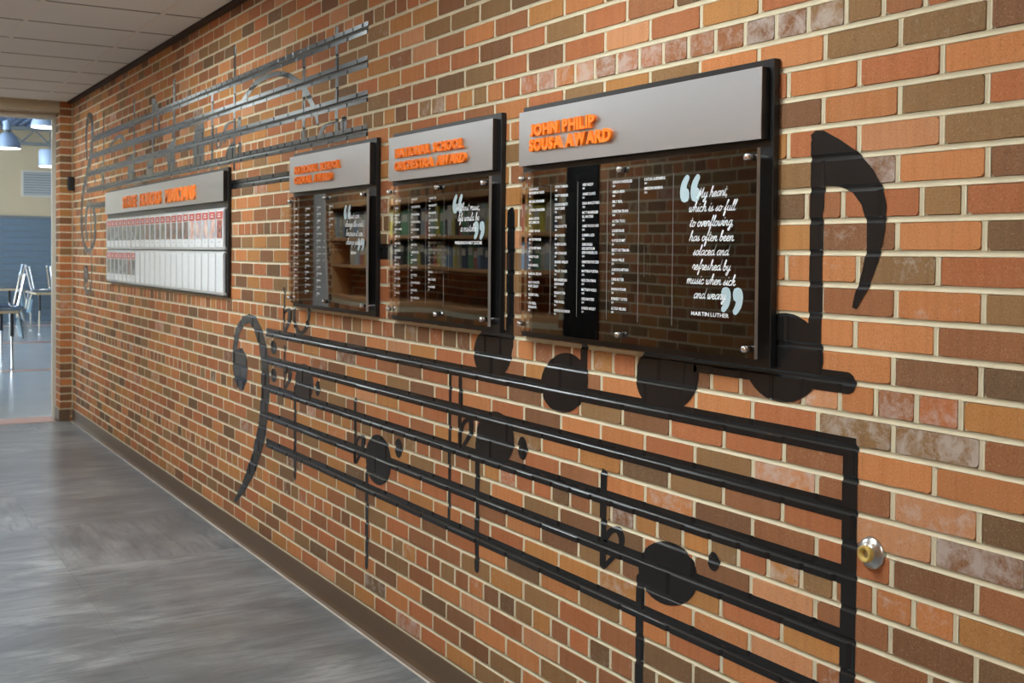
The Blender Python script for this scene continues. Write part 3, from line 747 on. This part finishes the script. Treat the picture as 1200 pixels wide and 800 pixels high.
t = MB().box(PX-.26, PX-.21, PY-.03, PY+.02, 0, 2.72).build('trim_4', M['frame']); tag(t, 'off white steel frame upright of the dining hall opening', kind='structure')
t = MB().box(PX-.26, PX-.21, -W, PY-.03, 2.67, 2.72).build('trim_5', M['frame']); tag(t, 'off white steel frame head of the dining hall opening', kind='structure')
t = MB().box(PX-.28, PX+.0, -W, PY, 2.72, ZTOP).build('wall_header', M['beige']); tag(t, 'beige bulkhead above the dining hall opening', kind='structure')

# small black box high in the corner
e = empty('wall_sensor', (-9.02, 0, 2.03)); tag(e, 'small black plastic box fixed high in the brick corner', 'sensor')
MB().box(-.03, .03, -.055, -.002, 0, .12, .006).build('housing', M['black'], e)
MB().box(-.022, .022, -.058, -.0545, .02, .10, .001).build('cover', plain('dark_lens', (.02, .02, .022), .2), e)

# door stop
p = wp(1022, 647.5)
e = empty('door_stop', (p[0], 0, p[1])); tag(e, 'round steel wall door stop with a tan rubber bumper', 'door stop')
MB().lathe([(.0335, -.004), (.0335, .003), (.032, .0055), (.028, .0085), (.022, .012), (.0155, .0145), (.0145, .016), (0, .016)], 40, axis='y').build('rose', M['steel'], e, smooth=True)
MB().lathe([(.0165, .010), (.0175, .016), (.0180, .021), (.0172, .0245), (.0150, .0258), (.0112, .0248), (.0092, .022), (.0085, .015), (0, .0145)], 32, axis='y').build('bumper', M['rubber'], e, smooth=True)

# ------------------------------------------------------------------ boards
HY, AY = -.0425, -.0545          # faces of the header plates and of the clear sheets
HZ0, HZ1 = 1.785, 1.946; AZ0, AZ1 = 1.291, 1.765
def sheet(parent, off, x0, x1, warp, tilt=0):
    """clear sheet with a slight bow"""
    nx, nz = 24, 16; t = .0095; mb = MB(); fr = []; bk = []
    for j in range(nz+1):
        for i in range(nx+1):
            a, b = i/nx, j/nz; x = x0+(x1-x0)*a; z = AZ0+(AZ1-AZ0)*b
            d = warp*(math.sin(2*math.pi*(a*1.1+.15*b))*.5+math.cos(math.pi*2*b+.6*a)*.45)+tilt*(a-.5)*(x1-x0)
            fr.append((x, AY+d, z)); bk.append((x, AY+t+d, z))
    N = nx+1; F = []; m = []
    for j in range(nz):
        for i in range(nx): F.append((j*N+i, j*N+i+1, (j+1)*N+i+1, (j+1)*N+i))
    n = len(fr); G = [tuple(k+n for k in q[::-1]) for q in F]
    rim = [i for i in range(N)]+[(j*N+nx) for j in range(1, nz+1)]+[nz*N+i for i in range(nx-1, -1, -1)]+[j*N for j in range(nz-1, 0, -1)]
    q = len(rim); S = [(2*n+(k+1) % q, 2*n+k, 2*n+q+k, 2*n+q+(k+1) % q) for k in range(q)]; extra = [fr[k] for k in rim]+[bk[k] for k in rim]
    me = new_mesh('clear_sheet', fr+bk+extra, F+G+S, mats=[M['acrylic'], M['acrylic_edge']], fm=[0]*(len(F)+len(G))+[1 if nx <= k < nx+nz else 0 for k in range(len(S))])
    me.polygons.foreach_set('use_smooth', [True]*(len(F)+len(G))+[False]*len(S))
    return link('clear_sheet', me, parent, off)
def standoff(parent, x, z, off):
    mb = MB(); mb.lathe([(0, .018), (.006, .0178), (.0075, .016), (.0078, .010), (.0078, .0005), (0, .0005)], 20, axis='y')
    mb.lathe([(.0055, -.0100), (.0055, -.034)], 16, axis='y')
    mb.build('standoff', M['chrome'], parent, (x+off[0], AY+off[1], z+off[2]), smooth=True)
def board(name, x0, x1, label, cat, title, weight=.030, space=.5):
    e = empty(name, ((x0+x1)/2, 0, BZ0)); tag(e, label, cat); off = tuple(-c for c in e.location)
    MB().box(x0, x1, -.019, -.0015, BZ0, BZ1, .0012).build('backing_board', M['board'], e, off)
    hd = MB().box(x0+.015, x1-.015, HY+.0015, -.019, HZ0, HZ1).build('header_block', M['board'], e, off)
    pl = MB().box(x0+.015, x1-.015, HY-.0005, HY+.0015, HZ0, HZ1).build('header_plate', M['alu'], e, off)
    for (s, a, b, z, cap) in title: raised_line(s, a, b, z, cap, HY-.0005, .009, pl, (0, 0, 0), weight, space)
    return e, off
def span(pa, pb, Y): return wp(*pa, Y), wp(*pb, Y)
def title_line(s, left, right, cap):
    a, b = span(left, right, HY-.008); return (s, a[0], b[0], (a[1]+b[1])/2, cap)
PY_ = AY-.0006
def cols(sheet_o, entries, x, z0, dz, cap, xs, year0, tall=1.0):
    """one column of names; a name list per entry"""
    mb = MB(); z = z0; y = year0
    for names in entries:
        for nm in names:
            flat_line(mb, nm, x, z-cap, cap, PY_, xs, style=(.018, 0, 0)); z -= cap*1.55
        flat_line(mb, str(y), x, z-cap*.72, cap*.72, PY_, xs); y += 1; z -= dz-cap*1.55
    mb.build('name_column', M['white'], sheet_o)
def dividers(sheet_o, xs, z0, z1, w_=.0011):
    for x in xs: MB().box(x-w_/2, x+w_/2, PY_-.0002, PY_, z0, z1).build('divider_line', M['line'], sheet_o)

# large board
e, off = board('award_board', -1.412, -.333, 'largest black award board, grey header, beside the painted eighth note', 'award board',
    [title_line('JOHN PHILIP', (621.0, 159), (696.5, 148.5), .0325), title_line('SOUSA AWARD', (620, 176.3), (715.5, 165), .0325)], .046, .36)
sh = sheet(e, off, -1.372, -.347, .0007)
for x in (-1.346, -.850, -.366):
    for z in (1.744, 1.313): standoff(e, x, z, off)
def pX(x, y=290): return wp(x, y, PY_)[0]
def pZ(x, y): return wp(x, y, PY_)[1]
C1 = [['JOAN WALZ', 'MARJORIE MATHISON'], ['MICHAEL SCHROEDER'], ['CYNTHIA SCHROEDER'], ['MARK CURTIN', 'RICK EMERSON'], ['ROBERT BRAND'], ['JIM TROWBRIDGE'], ['JOYCE BERTMAN'], ['NANCY KALB'], ['ROD NIGHOLL'], ['BARBARA GROHN'], ['MARY KRAUTH', 'MARK ZEHLIN'], ['JULIE MITCHELL'], ['LYN VIDELL', 'JEAN LEWIS']]
C2 = [['KEVIN TOMMAN'], ['PATTY BUENGER'], ['DAVID ROBERTS', 'MARY JONES'], ['JOE MOSS'], ['PAUL ROVETTE'], ['JIM DAWSON'], ['KAREN OLSON'], ['AMY DONAHUE'], ['JENNIFER WRIGHT'], ['TRACIE YONKER'], ['ERIN ANDERSON', 'JULIE KNIGHT'], ['SUSAN HYTEN'], ['TARA KNOLL'], ['NICHOLE JACOBSON']]
C3 = [['HEIDI WELDY'], ['JANINE CLARKE'], ['DARA MARCZYNSKI'], ['MATT MANDERLEID', 'BILL MASTERS'], ['JAMES WOODYARD'], ['CARMEN LADD'], ['CHRIS NOBLE', 'NICK BUTCHUM', 'JOSH VONDERLOO'], ['CHRISTINE PORTZEN'], ['MATTHEW PUSTINA'], ['NICK STRATMAN'], ['MATTHEW NOBLE'], ['JORDI MASTERS'], ['JENNIFER MOSLEY']]
C4 = [['JORDAN VANDERLEID'], ['AMELIA HERN'], ['EMILY NEAL'], ['CHRISTINA FRANK'], ['ALYSSA TROLI'], ['CASSIE FRANE'], ['KAYLEI SCHMIT'], ['BRETT HOTTMANN'], ['SARAH WILLIE'], ['AARON RAMTHUN'], ['CHRIS RETTER'], ['HANNAH FRANK'], ['KENNEDY TATRO'], ['ALYSSA HELLING']]
C5 = [['KAITLIN LAUFENBERG'], ['EMERSON HARMAN']]
for C, x, ya, yb, yr in ((C1, 619.6, 220.5, 364.5, 1971), (C2, 650, 217.5, 369, 1984), (C3, 682, 215, 366.5, 1998), (C4, 717, 212, 367, 2005), (C5, 754.2, 208.5, None, 2019)):
    x_ = pX(x); za = pZ(x, ya); cap = .0072
    nm = sum(len(q)-1 for q in C)
    dz = ((za-pZ(x, yb))-nm*cap*1.55-cap*2.4)/(len(C)-1) if yb else .0232
    cols(sh, C, x_, za, dz, cap, .80, yr)
dividers(sh, [pX(645), pX(676.3), pX(711.3), pX(748), pX(788.2)], pZ(740, 377), pZ(740, 207.5))
mb = MB()
for s, a, b in (('My heart,', (816.5, 231.6), (852.5, 228.6)), ('which is so full', (807, 248.2), (861.5, 246)), ('to overflowing,', (808, 265.6), (859.5, 263.6)), ('has often been', (807.5, 282.2), (859.5, 282)), ('solaced and', (812, 298.8), (853.5, 299)), ('refreshed by', (811, 315.6), (855.5, 317)), ('music when sick', (804.5, 331.8), (861.5, 334.5)), ('and weary', (812.5, 349), (850, 351))):
    A, B = span(a, b, PY_); mb = MB(); script_line(mb, s, A[0], B[0], A[1], B[1], .0115, PY_-.0003); mb.build('quotation_line', M['white'], sh)
A, B = span((810, 369), (854, 372.3), PY_); mb = MB(); flat_line(mb, 'MARTIN LUTHER', A[0], (A[1]+B[1])/2, .0092, PY_-.0003, width=B[0]-A[0], style=(.020, 0, 0))
mb.build('author_line', M['white'], sh)
mb = MB()
for (xa, xb, ya, yb, fl_) in ((796.9, 807.8, 204.8, 237.3, False), (809.3, 820.3, 204, 236.5, False), (845.2, 856.5, 336, 366.3, True), (858.8, 870.8, 336.7, 369.3, True)):
    A = wp(xa, (ya+yb)/2, PY_); B = wp(xb, (ya+yb)/2, PY_); z1 = pZ((xa+xb)/2, ya); z0 = pZ((xa+xb)/2, yb)
    quote_mark(MB(), A[0], B[0], z0, z1, PY_-.0001, fl_)


# orchestra board
e, off = board('award_board', -2.353, -1.545, 'square black award board with bright header, second from the right', 'award board',
    [title_line('NATIONAL SCHOOL', (462.7, 184.5), (541.5, 173), .0315), title_line('ORCHESTRA AWARD', (462.2, 199), (545.2, 190.3), .0315)])
sh = sheet(e, off, -2.315, -1.560, .0010)
for x in (-2.288, -1.90, -1.578):
    for z in (1.744, 1.313): standoff(e, x, z, off)
O3 = ['LAUREN TYRE', 'JEAN GARRETT', 'SEAN GARNER', 'JAKE GOLDSTEIN', 'MATTHEW PAULUS', 'NED GARDNER', 'BRIAN SNYDER', 'JACOB ARNSON', 'VARSON TRUSH', 'KATE GLESEN', 'SPENCER CARSTEN', 'MERLE TREARR', 'JACOB FINLEY']
O2 = ['JEAN PRATT', 'JACQUELINE FRYE', 'BRIAN NEWMAN', 'DAVID KOCHMAN', 'HOLLY DICKENS', 'LEAH STAFFORD', 'JENNY FALK', 'CHRISTINE TULL', 'LEE LARSON', 'JOYCE PIERCE', 'JACK TODD', 'ROBYN FREDERICK', 'DAVID COLE', 'PAUL ANDERSON']
O1 = ['JULIE GARDT', 'JIM BELL', 'JEAN OTT', 'LUKE HAND', 'MARY HANSEN', 'JANE KATZ', 'TIM DANIELS', 'KEN SORENS', 'SUSAN HOLT', 'SUE KANE', 'ANN OLSEN', 'KURT SMITH', 'TODD LUND', 'GREG HALE']
for C, x, ya, yb, yr in ((O1, 462.5, 234.5, 346.5, 1976), (O2, 481.7, 232.5, 352.5, 1990), (O3, 502, 231, 340, 2004)):
    za = pZ(x, ya); dz = (za-pZ(x, yb)-.016)/(len(C)-1); cols(sh, [[q] for q in C], pX(x), za, dz, .0072, .80, yr)
dividers(sh, [pX(478.5), pX(498.8), pX(520)], pZ(500, 357), pZ(500, 232))
mb = MB()
for s, a, b in (('Without music,', (534.5, 247), (562.5, 245.5)), ('life would be', (536.5, 259), (561, 258)), ('a mistake', (539.5, 271.2), (557.5, 270.8))):
    A, B = span(a, b, PY_); mb = MB(); script_line(mb, s, A[0], B[0], A[1], B[1], .0120, PY_-.0003); mb.build('quotation_line', M['white'], sh)
A, B = span((533.2, 286), (564.8, 286), PY_); mb = MB(); flat_line(mb, 'FRIEDRICH NIETZSCHE', A[0], (A[1]+B[1])/2, .0095, PY_-.0003, width=B[0]-A[0], style=BOLD)
mb.build('author_line', M['white'], sh); mb = MB()
for (xa, xb, ya, yb, fl_) in ((530.5, 536, 227.5, 250.3, False), (537, 542.2, 227, 250, False), (555.5, 561, 259, 280.5, True), (562, 568, 259, 281, True)):
    y = (ya+yb)/2; quote_mark(MB(), pX(xa, y), pX(xb, y), pZ((xa+xb)/2, yb), pZ((xa+xb)/2, ya), PY_-.0001, fl_)


# choral board
e, off = board('award_board', -3.430, -2.502, 'black award board with pale header between the card board and its neighbour', 'award board',
    [title_line('NATIONAL SCHOOL', (345, 203.6), (397.5, 196.3), .0315), title_line('CHORAL AWARD', (344.8, 215.5), (388.5, 210.5), .0315)])
sh = sheet(e, off, -3.388, -2.517, .0012)
for x in (-3.356, -2.93, -2.535):
    for z in (1.744, 1.313): standoff(e, x, z, off)
N1 = ['ANN BELL', 'MARY HOFF', 'JANE LUND', 'CAROL STONE', 'JOHN REED', 'SUE PARKS', 'LINDA KERN', 'BETH HOLM', 'PAUL DAHL', 'KATHY RYAN', 'JILL MOSS', 'LORI BECK', 'AMY VOSS', 'KAY FROST']
N2 = ['MARK OLSON', 'SARA KING', 'TERRI NASH', 'DEAN WOLF', 'LISA BRAND', 'HEIDI COLE', 'ERIC LANE', 'DAWN HART', 'JODI PRICE', 'SCOTT DALE', 'RYAN FOX', 'TINA SHAW', 'CORY GRANT', 'ERIN WEST']
for C, x, ya, yb, yr in ((N1, 344.6, 244, 340, 1976), (N2, 357.8, 243.5, 344, 1990), (N1[::-1], 371.2, 242, 347, 2001), (N2[5:13], 385.5, 240.5, 296, 2012)):
    za = pZ(x, ya); dz = (za-pZ(x, yb)-.016)/(len(C)-1); cols(sh, [[q] for q in C], pX(x), za, dz, .0072, .80, yr)
mb = MB()
for s, a, b in (('Music can', (407, 256), (421, 255.5)), ('change the world', (404.5, 265.5), (425.8, 265.5)), ('because it can', (405.5, 276), (425, 276.5)), ('change people', (405.5, 286), (424.5, 287))):
    A, B = span(a, b, PY_); mb = MB(); script_line(mb, s, A[0], B[0], A[1], B[1], .0120, PY_-.0003); mb.build('quotation_line', M['white'], sh)
A, B = span((411.3, 297.6), (417, 297.8), PY_); mb = MB(); flat_line(mb, 'BONO', A[0], A[1], .0100, PY_-.0003, width=B[0]-A[0], style=BOLD)
mb.build('author_line', M['white'], sh); mb = MB()
for (xa, xb, ya, yb, fl_) in ((403, 406.5, 240, 257.5, False), (407.5, 411, 239.5, 257.5, False), (419, 422.5, 279, 294, True), (423.5, 427, 279, 294, True)):
    y = (ya+yb)/2; quote_mark(MB(), pX(xa, y), pX(xb, y), pZ((xa+xb)/2, yb), pZ((xa+xb)/2, ya), PY_-.0001, fl_)


# card board
e, off = board('card_board', -7.50, -4.428, 'wide black board with silver header and two rows of musician cards', 'display board',
    [title_line('STATE HONORS MUSICIANS', (143.5, 244), (228, 232.5), .080)], .022, .75)
m = NT('card_sleeve'); M['sleeve'] = plain('clear_sleeve_white_card', lin(232, 236, 240), .25, noise=.02)
M['card'] = plain('white_card', lin(226, 228, 230), .5, noise=.02); M['band'] = plain('red_card_band', lin(196, 92, 78), .5, noise=.04)
M['alurail'] = plain('clear_rail', lin(196, 198, 200), .25, noise=.04)
def photo_mat(seed, c1, c2, c3):
    m = NT('portrait_print'); v = m.pos((1, 1, .8)); mp = m.n('ShaderNodeMapping'); mp.inputs['Location'].default_value = (seed*3.1, 0, seed*1.7); m.l(v, mp.inputs[0])
    n = m.noise(mp.outputs[0], 22, 2); m.base(m.ramp(n, [(.38, c1), (.5, c2), (.62, c3)])); m.rough(.3); return m.mat
PM = [photo_mat(1, lin(40, 44, 46), lin(92, 98, 100), lin(150, 152, 150)), photo_mat(2, lin(52, 40, 40), lin(140, 92, 74), lin(70, 66, 70)), photo_mat(3, lin(46, 56, 60), lin(130, 120, 96), lin(80, 88, 96)),
      photo_mat(4, lin(150, 170, 196), lin(206, 150, 126), lin(220, 200, 190)), photo_mat(5, lin(120, 34, 34), lin(200, 120, 100), lin(70, 30, 30))]
NP = 22; sx0, sx1 = -7.46, -4.462; pw = (sx1-sx0)/NP
for row, (z0, z1) in enumerate(((1.535, 1.742), (1.292, 1.508))):
    MB().box(sx0-.01, sx1+.012, -.032, -.019, z0-.010, z0+.004, .002).build('rail', M['alurail'], e, off)
    MB().box(sx0-.01, sx1+.012, -.032, -.019, z1-.004, z1+.008, .002).build('rail', M['alurail'], e, off)
    for i in range(NP):
        x = sx0+i*pw
        s = MB().box(x+.003, x+pw-.003, -.036, -.021, z0+.002, z1-.002, .002).build('card_sleeve', M['sleeve'], e, off)
        MB().box(x+.001, x+.005, -.041, -.030, z0+.002, z1-.002).build('sleeve_edge', M['alurail'], s)
        if row == 0 or i < 7:
            MB().box(x+.010, x+pw-.008, -.0368, -.0362, z1-.052, z1-.010).build('red_band', M['band'], s)
            MB().box(x+pw*.28, x+pw*.66, -.0371, -.0369, z1-.040, z1-.034).box(x+pw*.34, x+pw*.60, -.0371, -.0369, z1-.028, z1-.022).build('band_print', M['card'], s)
            q = (4 if i == 21 else 3 if i >= 17 else rb.choice((1, 2, 1)) if i > 8 else rb.choice((0, 0, 2))) if row == 0 else rb.choice((0, 2, 0, 1))
            MB().box(x+.022, x+pw-.020, -.0368, -.0362, z0+.052, z1-.056).build('portrait', PM[q], s)
            MB().box(x+pw*.36, x+pw*.64, -.0368, -.0362, z0+.030, z0+.034).build('name_print', M['line'], s)

# ------------------------------------------------------------------ dining hall beyond the opening
HX = -24.0
f = MB().box(HX, -9.3, -9, 9, -.12, 0).build('floor_hall', M['cafe_floor']); tag(f, 'pale polished dining hall floor', kind='structure')
for x, wd in ((-13.75, .16), (-18.3, .20), (-22.6, .24)): MB().box(x-wd/2, x+wd/2, -9, 9, -.01, .002).build('floor_stripe', M['stripe'], f)
t = MB().box(-9.46, -9.12, -W, PY-.03, -.01, .004).build('trim_6', M['pink']); tag(t, 'pink threshold strip at the dining hall opening', kind='structure')
t = MB().box(HX-.2, HX, -9, 9, 0, 5.0).build('wall_far', M['cream']); tag(t, 'cream far wall of the dining hall', kind='structure')
sh = empty('serving_shutter', (HX, 1.5, 0)); tag(sh, 'wide blue grey shutter closing the far wall of the dining hall', 'shutter')
for k in range(16): MB().box(0.001, .05-.004*(k % 2), -4.5, 4.5, k*.134, k*.134+.130, .004).build('slat', M['shutter'], sh)
MB().box(0.001, .08, -4.6, 4.6, 2.146, 2.19).build('head_rail', M['duct'], sh)
g = empty('air_grille', (HX, 2.05, 2.59)); tag(g, 'square grey return air grille on the cream far wall', 'vent')
MB().box(.001, .03, -.50, .50, 0, .035).box(.001, .03, -.50, .50, .505, .54).box(.001, .03, -.50, -.46, .035, .505).box(.001, .03, .46, .50, .035, .505).build('frame', M['frame'], g)
MB().box(.001, .01, -.46, .46, .035, .505).build('backing', M['duct'], g)
for k in range(9): MB().box(.008, .026, -.46, .46, .045+k*.052, .075+k*.052).build('louvre', M['grille'], g)
r_ = MB().box(HX, -9.4, -9, 9, 4.05, 4.25).build('ceiling_hall', M['deck']); tag(r_, 'blue grey corrugated roof deck over the dining hall', kind='structure')
b = MB()
for k in range(60): b.box(HX, -9.4, -4+k*.16, -3.93+k*.16, 4.0, 4.05)
b.build('deck_rib', M['deck'], r_)
for x in (-23.6,):
    j = empty('roof_joist', (x, 0, 3.62)); tag(j, 'grey steel joist against the far wall of the dining hall', 'joist')
    MB().box(-.06, .06, -9, 9, .30, .37).build('top_chord', M['duct'], j); MB().box(-.06, .06, -9, 9, 0, .06).build('bottom_chord', M['duct'], j)
    z = MB()
    for k in range(24): z.tube([(0, -6+k*.5, .06), (0, -5.75+k*.5, .31), (0, -5.5+k*.5, .06)], .02, 5)
    z.build('web', M['duct'], j)
sw = MB().box(HX, -9.4, 9, 9.2, 0, 5).build('wall_hall_right', M['cream']); tag(sw, 'cream side wall of the dining hall', kind='structure')
b = MB().box(HX, -9.4, -9.2, -9, 0, .8).box(HX, -9.4, -9.2, -9, 4.4, 5).build('wall_hall_left', M['cream']); tag(b, 'cream wall around the added window of the dining hall', kind='structure')
wn = MB().box(HX, -9.4, -9.12, -9.10, .8, 4.4).build('added_window_1', M['added_window_glow']); tag(wn, 'unseen ribbon window added to light the dining hall', kind='structure')  # glowing pane added out of view as a light source for the hall
b = MB().box(-9.4, -9.3, .25, 9, 0, 5).box(-9.4, -9.3, -9, -W-.25, 0, 5).box(-9.4, -9.3, -W-.25, .25, ZTOP, 5).build('wall_hall_near', M['cream']); tag(b, 'inner wall of the dining hall around the opening', kind='structure')

def on_x(x, y, X):
    d = ray(x, y); return CAM+d*((X-CAM.x)/d.x)
def bell(px_, py_, X, label, drum=False):
    p = on_x(px_, py_, X); e = empty('pendant_lamp', (p.x, p.y, p.z)); tag(e, label, 'pendant lamp', 'dining hall pendant lamps')
    if drum:
        MB().lathe([(.19, 0), (.20, .01), (.20, .30), (.17, .33), (.05, .34), (0, .34)], 28).build('shade', M['lamp_shell'], e, smooth=True)
    else:
        MB().lathe([(.205, 0), (.21, .01), (.20, .06), (.175, .14), (.13, .21), (.085, .25), (.07, .26), (0, .26)], 28).build('shade', M['lamp_shell'], e, smooth=True)
        MB().lathe([(.05, .26), (.05, .32), (0, .32)], 16).build('collar', M['duct'], e, smooth=True)
        MB().lathe([(.066, .31), (.066, .45), (.05, .47), (0, .47)], 16).build('ballast', M['lamp_shell'], e, smooth=True)
    MB().lathe([(0, .02), (.18, .015), (.20, .005)], 28).build('diffuser', M['lamp_glow'], e, smooth=True)
    MB().tube([(0, 0, .46 if not drum else .33), (0, 0, 4.0-p.z)], .008, 6).build('cord', M['duct'], e)
bell(8.5, 174, -19.2, 'bell shaped blue grey pendant lamp hanging at the left picture edge')
bell(54.5, 149.5, -16.0, 'bell shaped pendant lamp partly hidden by the bulkhead')
bell(58.5, 195.5, -22.0, 'pale drum shaped pendant lamp beside the brick return', True)

# tables with chairs turned upside down on them
def make_table():
    e = empty('cafe_table')
    MB().box(-.6, .6, -.38, .38, .712, .738, .006).build('top', plain('grey_laminate_top', lin(170, 172, 168), .35), e)
    b = MB(); b.box(-.605, .605, -.385, -.379, .708, .740).box(-.605, .605, .379, .385, .708, .740).box(-.605, -.599, -.385, .385, .708, .740).box(.599, .605, -.385, .385, .708, .740); b.build('edge_band', M['table_edge'], e)
    for sx in (-1, 1):
        for sy in (-1, 1):
            l = MB().tube([(sx*.52, sy*.31, .712), (sx*.52, sy*.31, .42)], .022, 10).build('leg_sleeve', M['black'], e)
            l2 = MB().tube([(sx*.52, sy*.31, .43), (sx*.53, sy*.315, .012)], .014, 8).build('leg', M['chrome'], e)
            MB().tube([(sx*.53, sy*.315, .02), (sx*.53, sy*.315, 0)], .02, 8).build('foot', M['white'], l2)
    return e
def make_chair():
    e = empty('cafe_chair')
    v = []; n = 8
    for j in range(n+1):
        for i in range(n+1):
            x = -.22+.44*i/n; y = -.21+.42*j/n; v.append((x, y, .44+.03*(2*x/.44)**2*.5-.012*math.cos(math.pi*j/n)))
    top = [(j*(n+1)+i, j*(n+1)+i+1, (j+1)*(n+1)+i+1, (j+1)*(n+1)+i) for j in range(n) for i in range(n)]
    k = len(v); v2 = v+[(x, y, z-.012) for x, y, z in v]; f = top+[tuple(q+k for q in t[::-1]) for t in top]
    rim = list(range(n+1))+[j*(n+1)+n for j in range(1, n+1)]+[n*(n+1)+i for i in range(n-1, -1, -1)]+[j*(n+1) for j in range(n-1, 0, -1)]
    f += [(rim[a], rim[(a+1) % len(rim)], rim[(a+1) % len(rim)]+k, rim[a]+k) for a in range(len(rim))]
    link('seat', new_mesh('seat', v2, f, M['seat'], True), e)
    bk = MB()
    for j in range(5):
        pass
    v = []
    for j in range(7):
        for i in range(9):
            x = -.2+.4*i/8; v.append((x*(1-.12*(j/6)**3), .235+.04*(j/6)-.05*(x/.2)**2*.6, .58+.24*j/6))
    top = [(j*9+i, j*9+i+1, (j+1)*9+i+1, (j+1)*9+i) for j in range(6) for i in range(8)]; k = len(v)
    v2 = v+[(x, y+.012, z) for x, y, z in v]; f = top+[tuple(q+k for q in t[::-1]) for t in top]
    rim = list(range(9))+[j*9+8 for j in range(1, 7)]+[6*9+i for i in range(7, -1, -1)]+[j*9 for j in range(5, 0, -1)]
    f += [(rim[a], rim[(a+1) % len(rim)], rim[(a+1) % len(rim)]+k, rim[a]+k) for a in range(len(rim))]
    link('backrest', new_mesh('backrest', v2, f, M['seat'], True), e)
    for sx in (-1, 1):
        l = MB().tube([(sx*.17, -.17, .425), (sx*.19, -.20, .40), (sx*.215, -.235, .01)], .0125, 8).build('leg', M['chrome'], e)
        MB().lathe([(0, 0), (.018, .001), (.018, .02), (0, .022)], 10, (sx*.215, -.235, 0)).build('glide', M['white'], l, smooth=True)
        l = MB().tube([(sx*.17, .16, .425), (sx*.19, .19, .40), (sx*.215, .27, .01)], .0125, 8).build('leg', M['chrome'], e)
        MB().lathe([(0, 0), (.018, .001), (.018, .02), (0, .022)], 10, (sx*.215, .27, 0)).build('glide', M['white'], l, smooth=True)
        MB().tube([(sx*.17, -.17, .422), (sx*.19, .10, .422), (sx*.19, .22, .45), (sx*.175, .262, .60), (sx*.165, .285, .76)], .0125, 8).build('back_upright', M['chrome'], e)
    MB().tube([(-.2, .225, .22), (.2, .225, .22)], .008, 6).build('stretcher', M['chrome'], e)
    return e
def floor_at(x, y):
    d = ray(x, y); return CAM+d*((0-CAM.z)/d.z)
tb = make_table(); ch = make_chair(); first = [True, True]
def put_table(x, y, rz, label):
    o = tb if first[0] else copy_tree(tb); first[0] = False
    o.location = (x, y, 0); o.rotation_euler = (0, 0, rz); tag(o, label, 'table', 'dining hall tables'); return o
def put_chair(x, y, rz, label, z=.742+.462):
    o = ch if first[1] else copy_tree(ch); first[1] = False
    o.rotation_euler = (math.pi, 0, rz); o.location = (x, y, z); tag(o, label, 'chair', 'upturned dining hall chairs'); return o
p = floor_at(14.5, 433); tx, ty = p.x-.53, p.y-.315
put_table(tx, ty, 0, 'nearest dining table at the left picture edge, pale top and thin chrome legs')
put_chair(tx+.28, ty+.20, math.pi, 'upturned chrome chair on the nearest dining table, backrest hanging beside the edge')
put_chair(tx-.28, ty-.20, 0, 'upturned chair on the nearest dining table, cut off by the left picture edge')
p = floor_at(46, 392); tx, ty = p.x-.53, p.y+.315
put_table(tx, ty, 0, 'dining table with maple edge beside the brick return')
put_chair(tx+.28, ty-.20, 0, 'upturned chrome chair on the near end of the maple edged table')
put_chair(tx-.28, ty+.20, math.pi, 'upturned chair on the far end of the maple edged table')
p = floor_at(20, 383); tx, ty = p.x-.53, p.y-.315
put_table(tx, ty, 0, 'farthest dining table in front of the blue shutter')
put_chair(tx+.28, ty+.20, math.pi, 'upturned chair on the near end of the farthest dining table')
put_chair(tx-.28, ty-.20, 0, 'upturned chair on the far end of the farthest dining table')
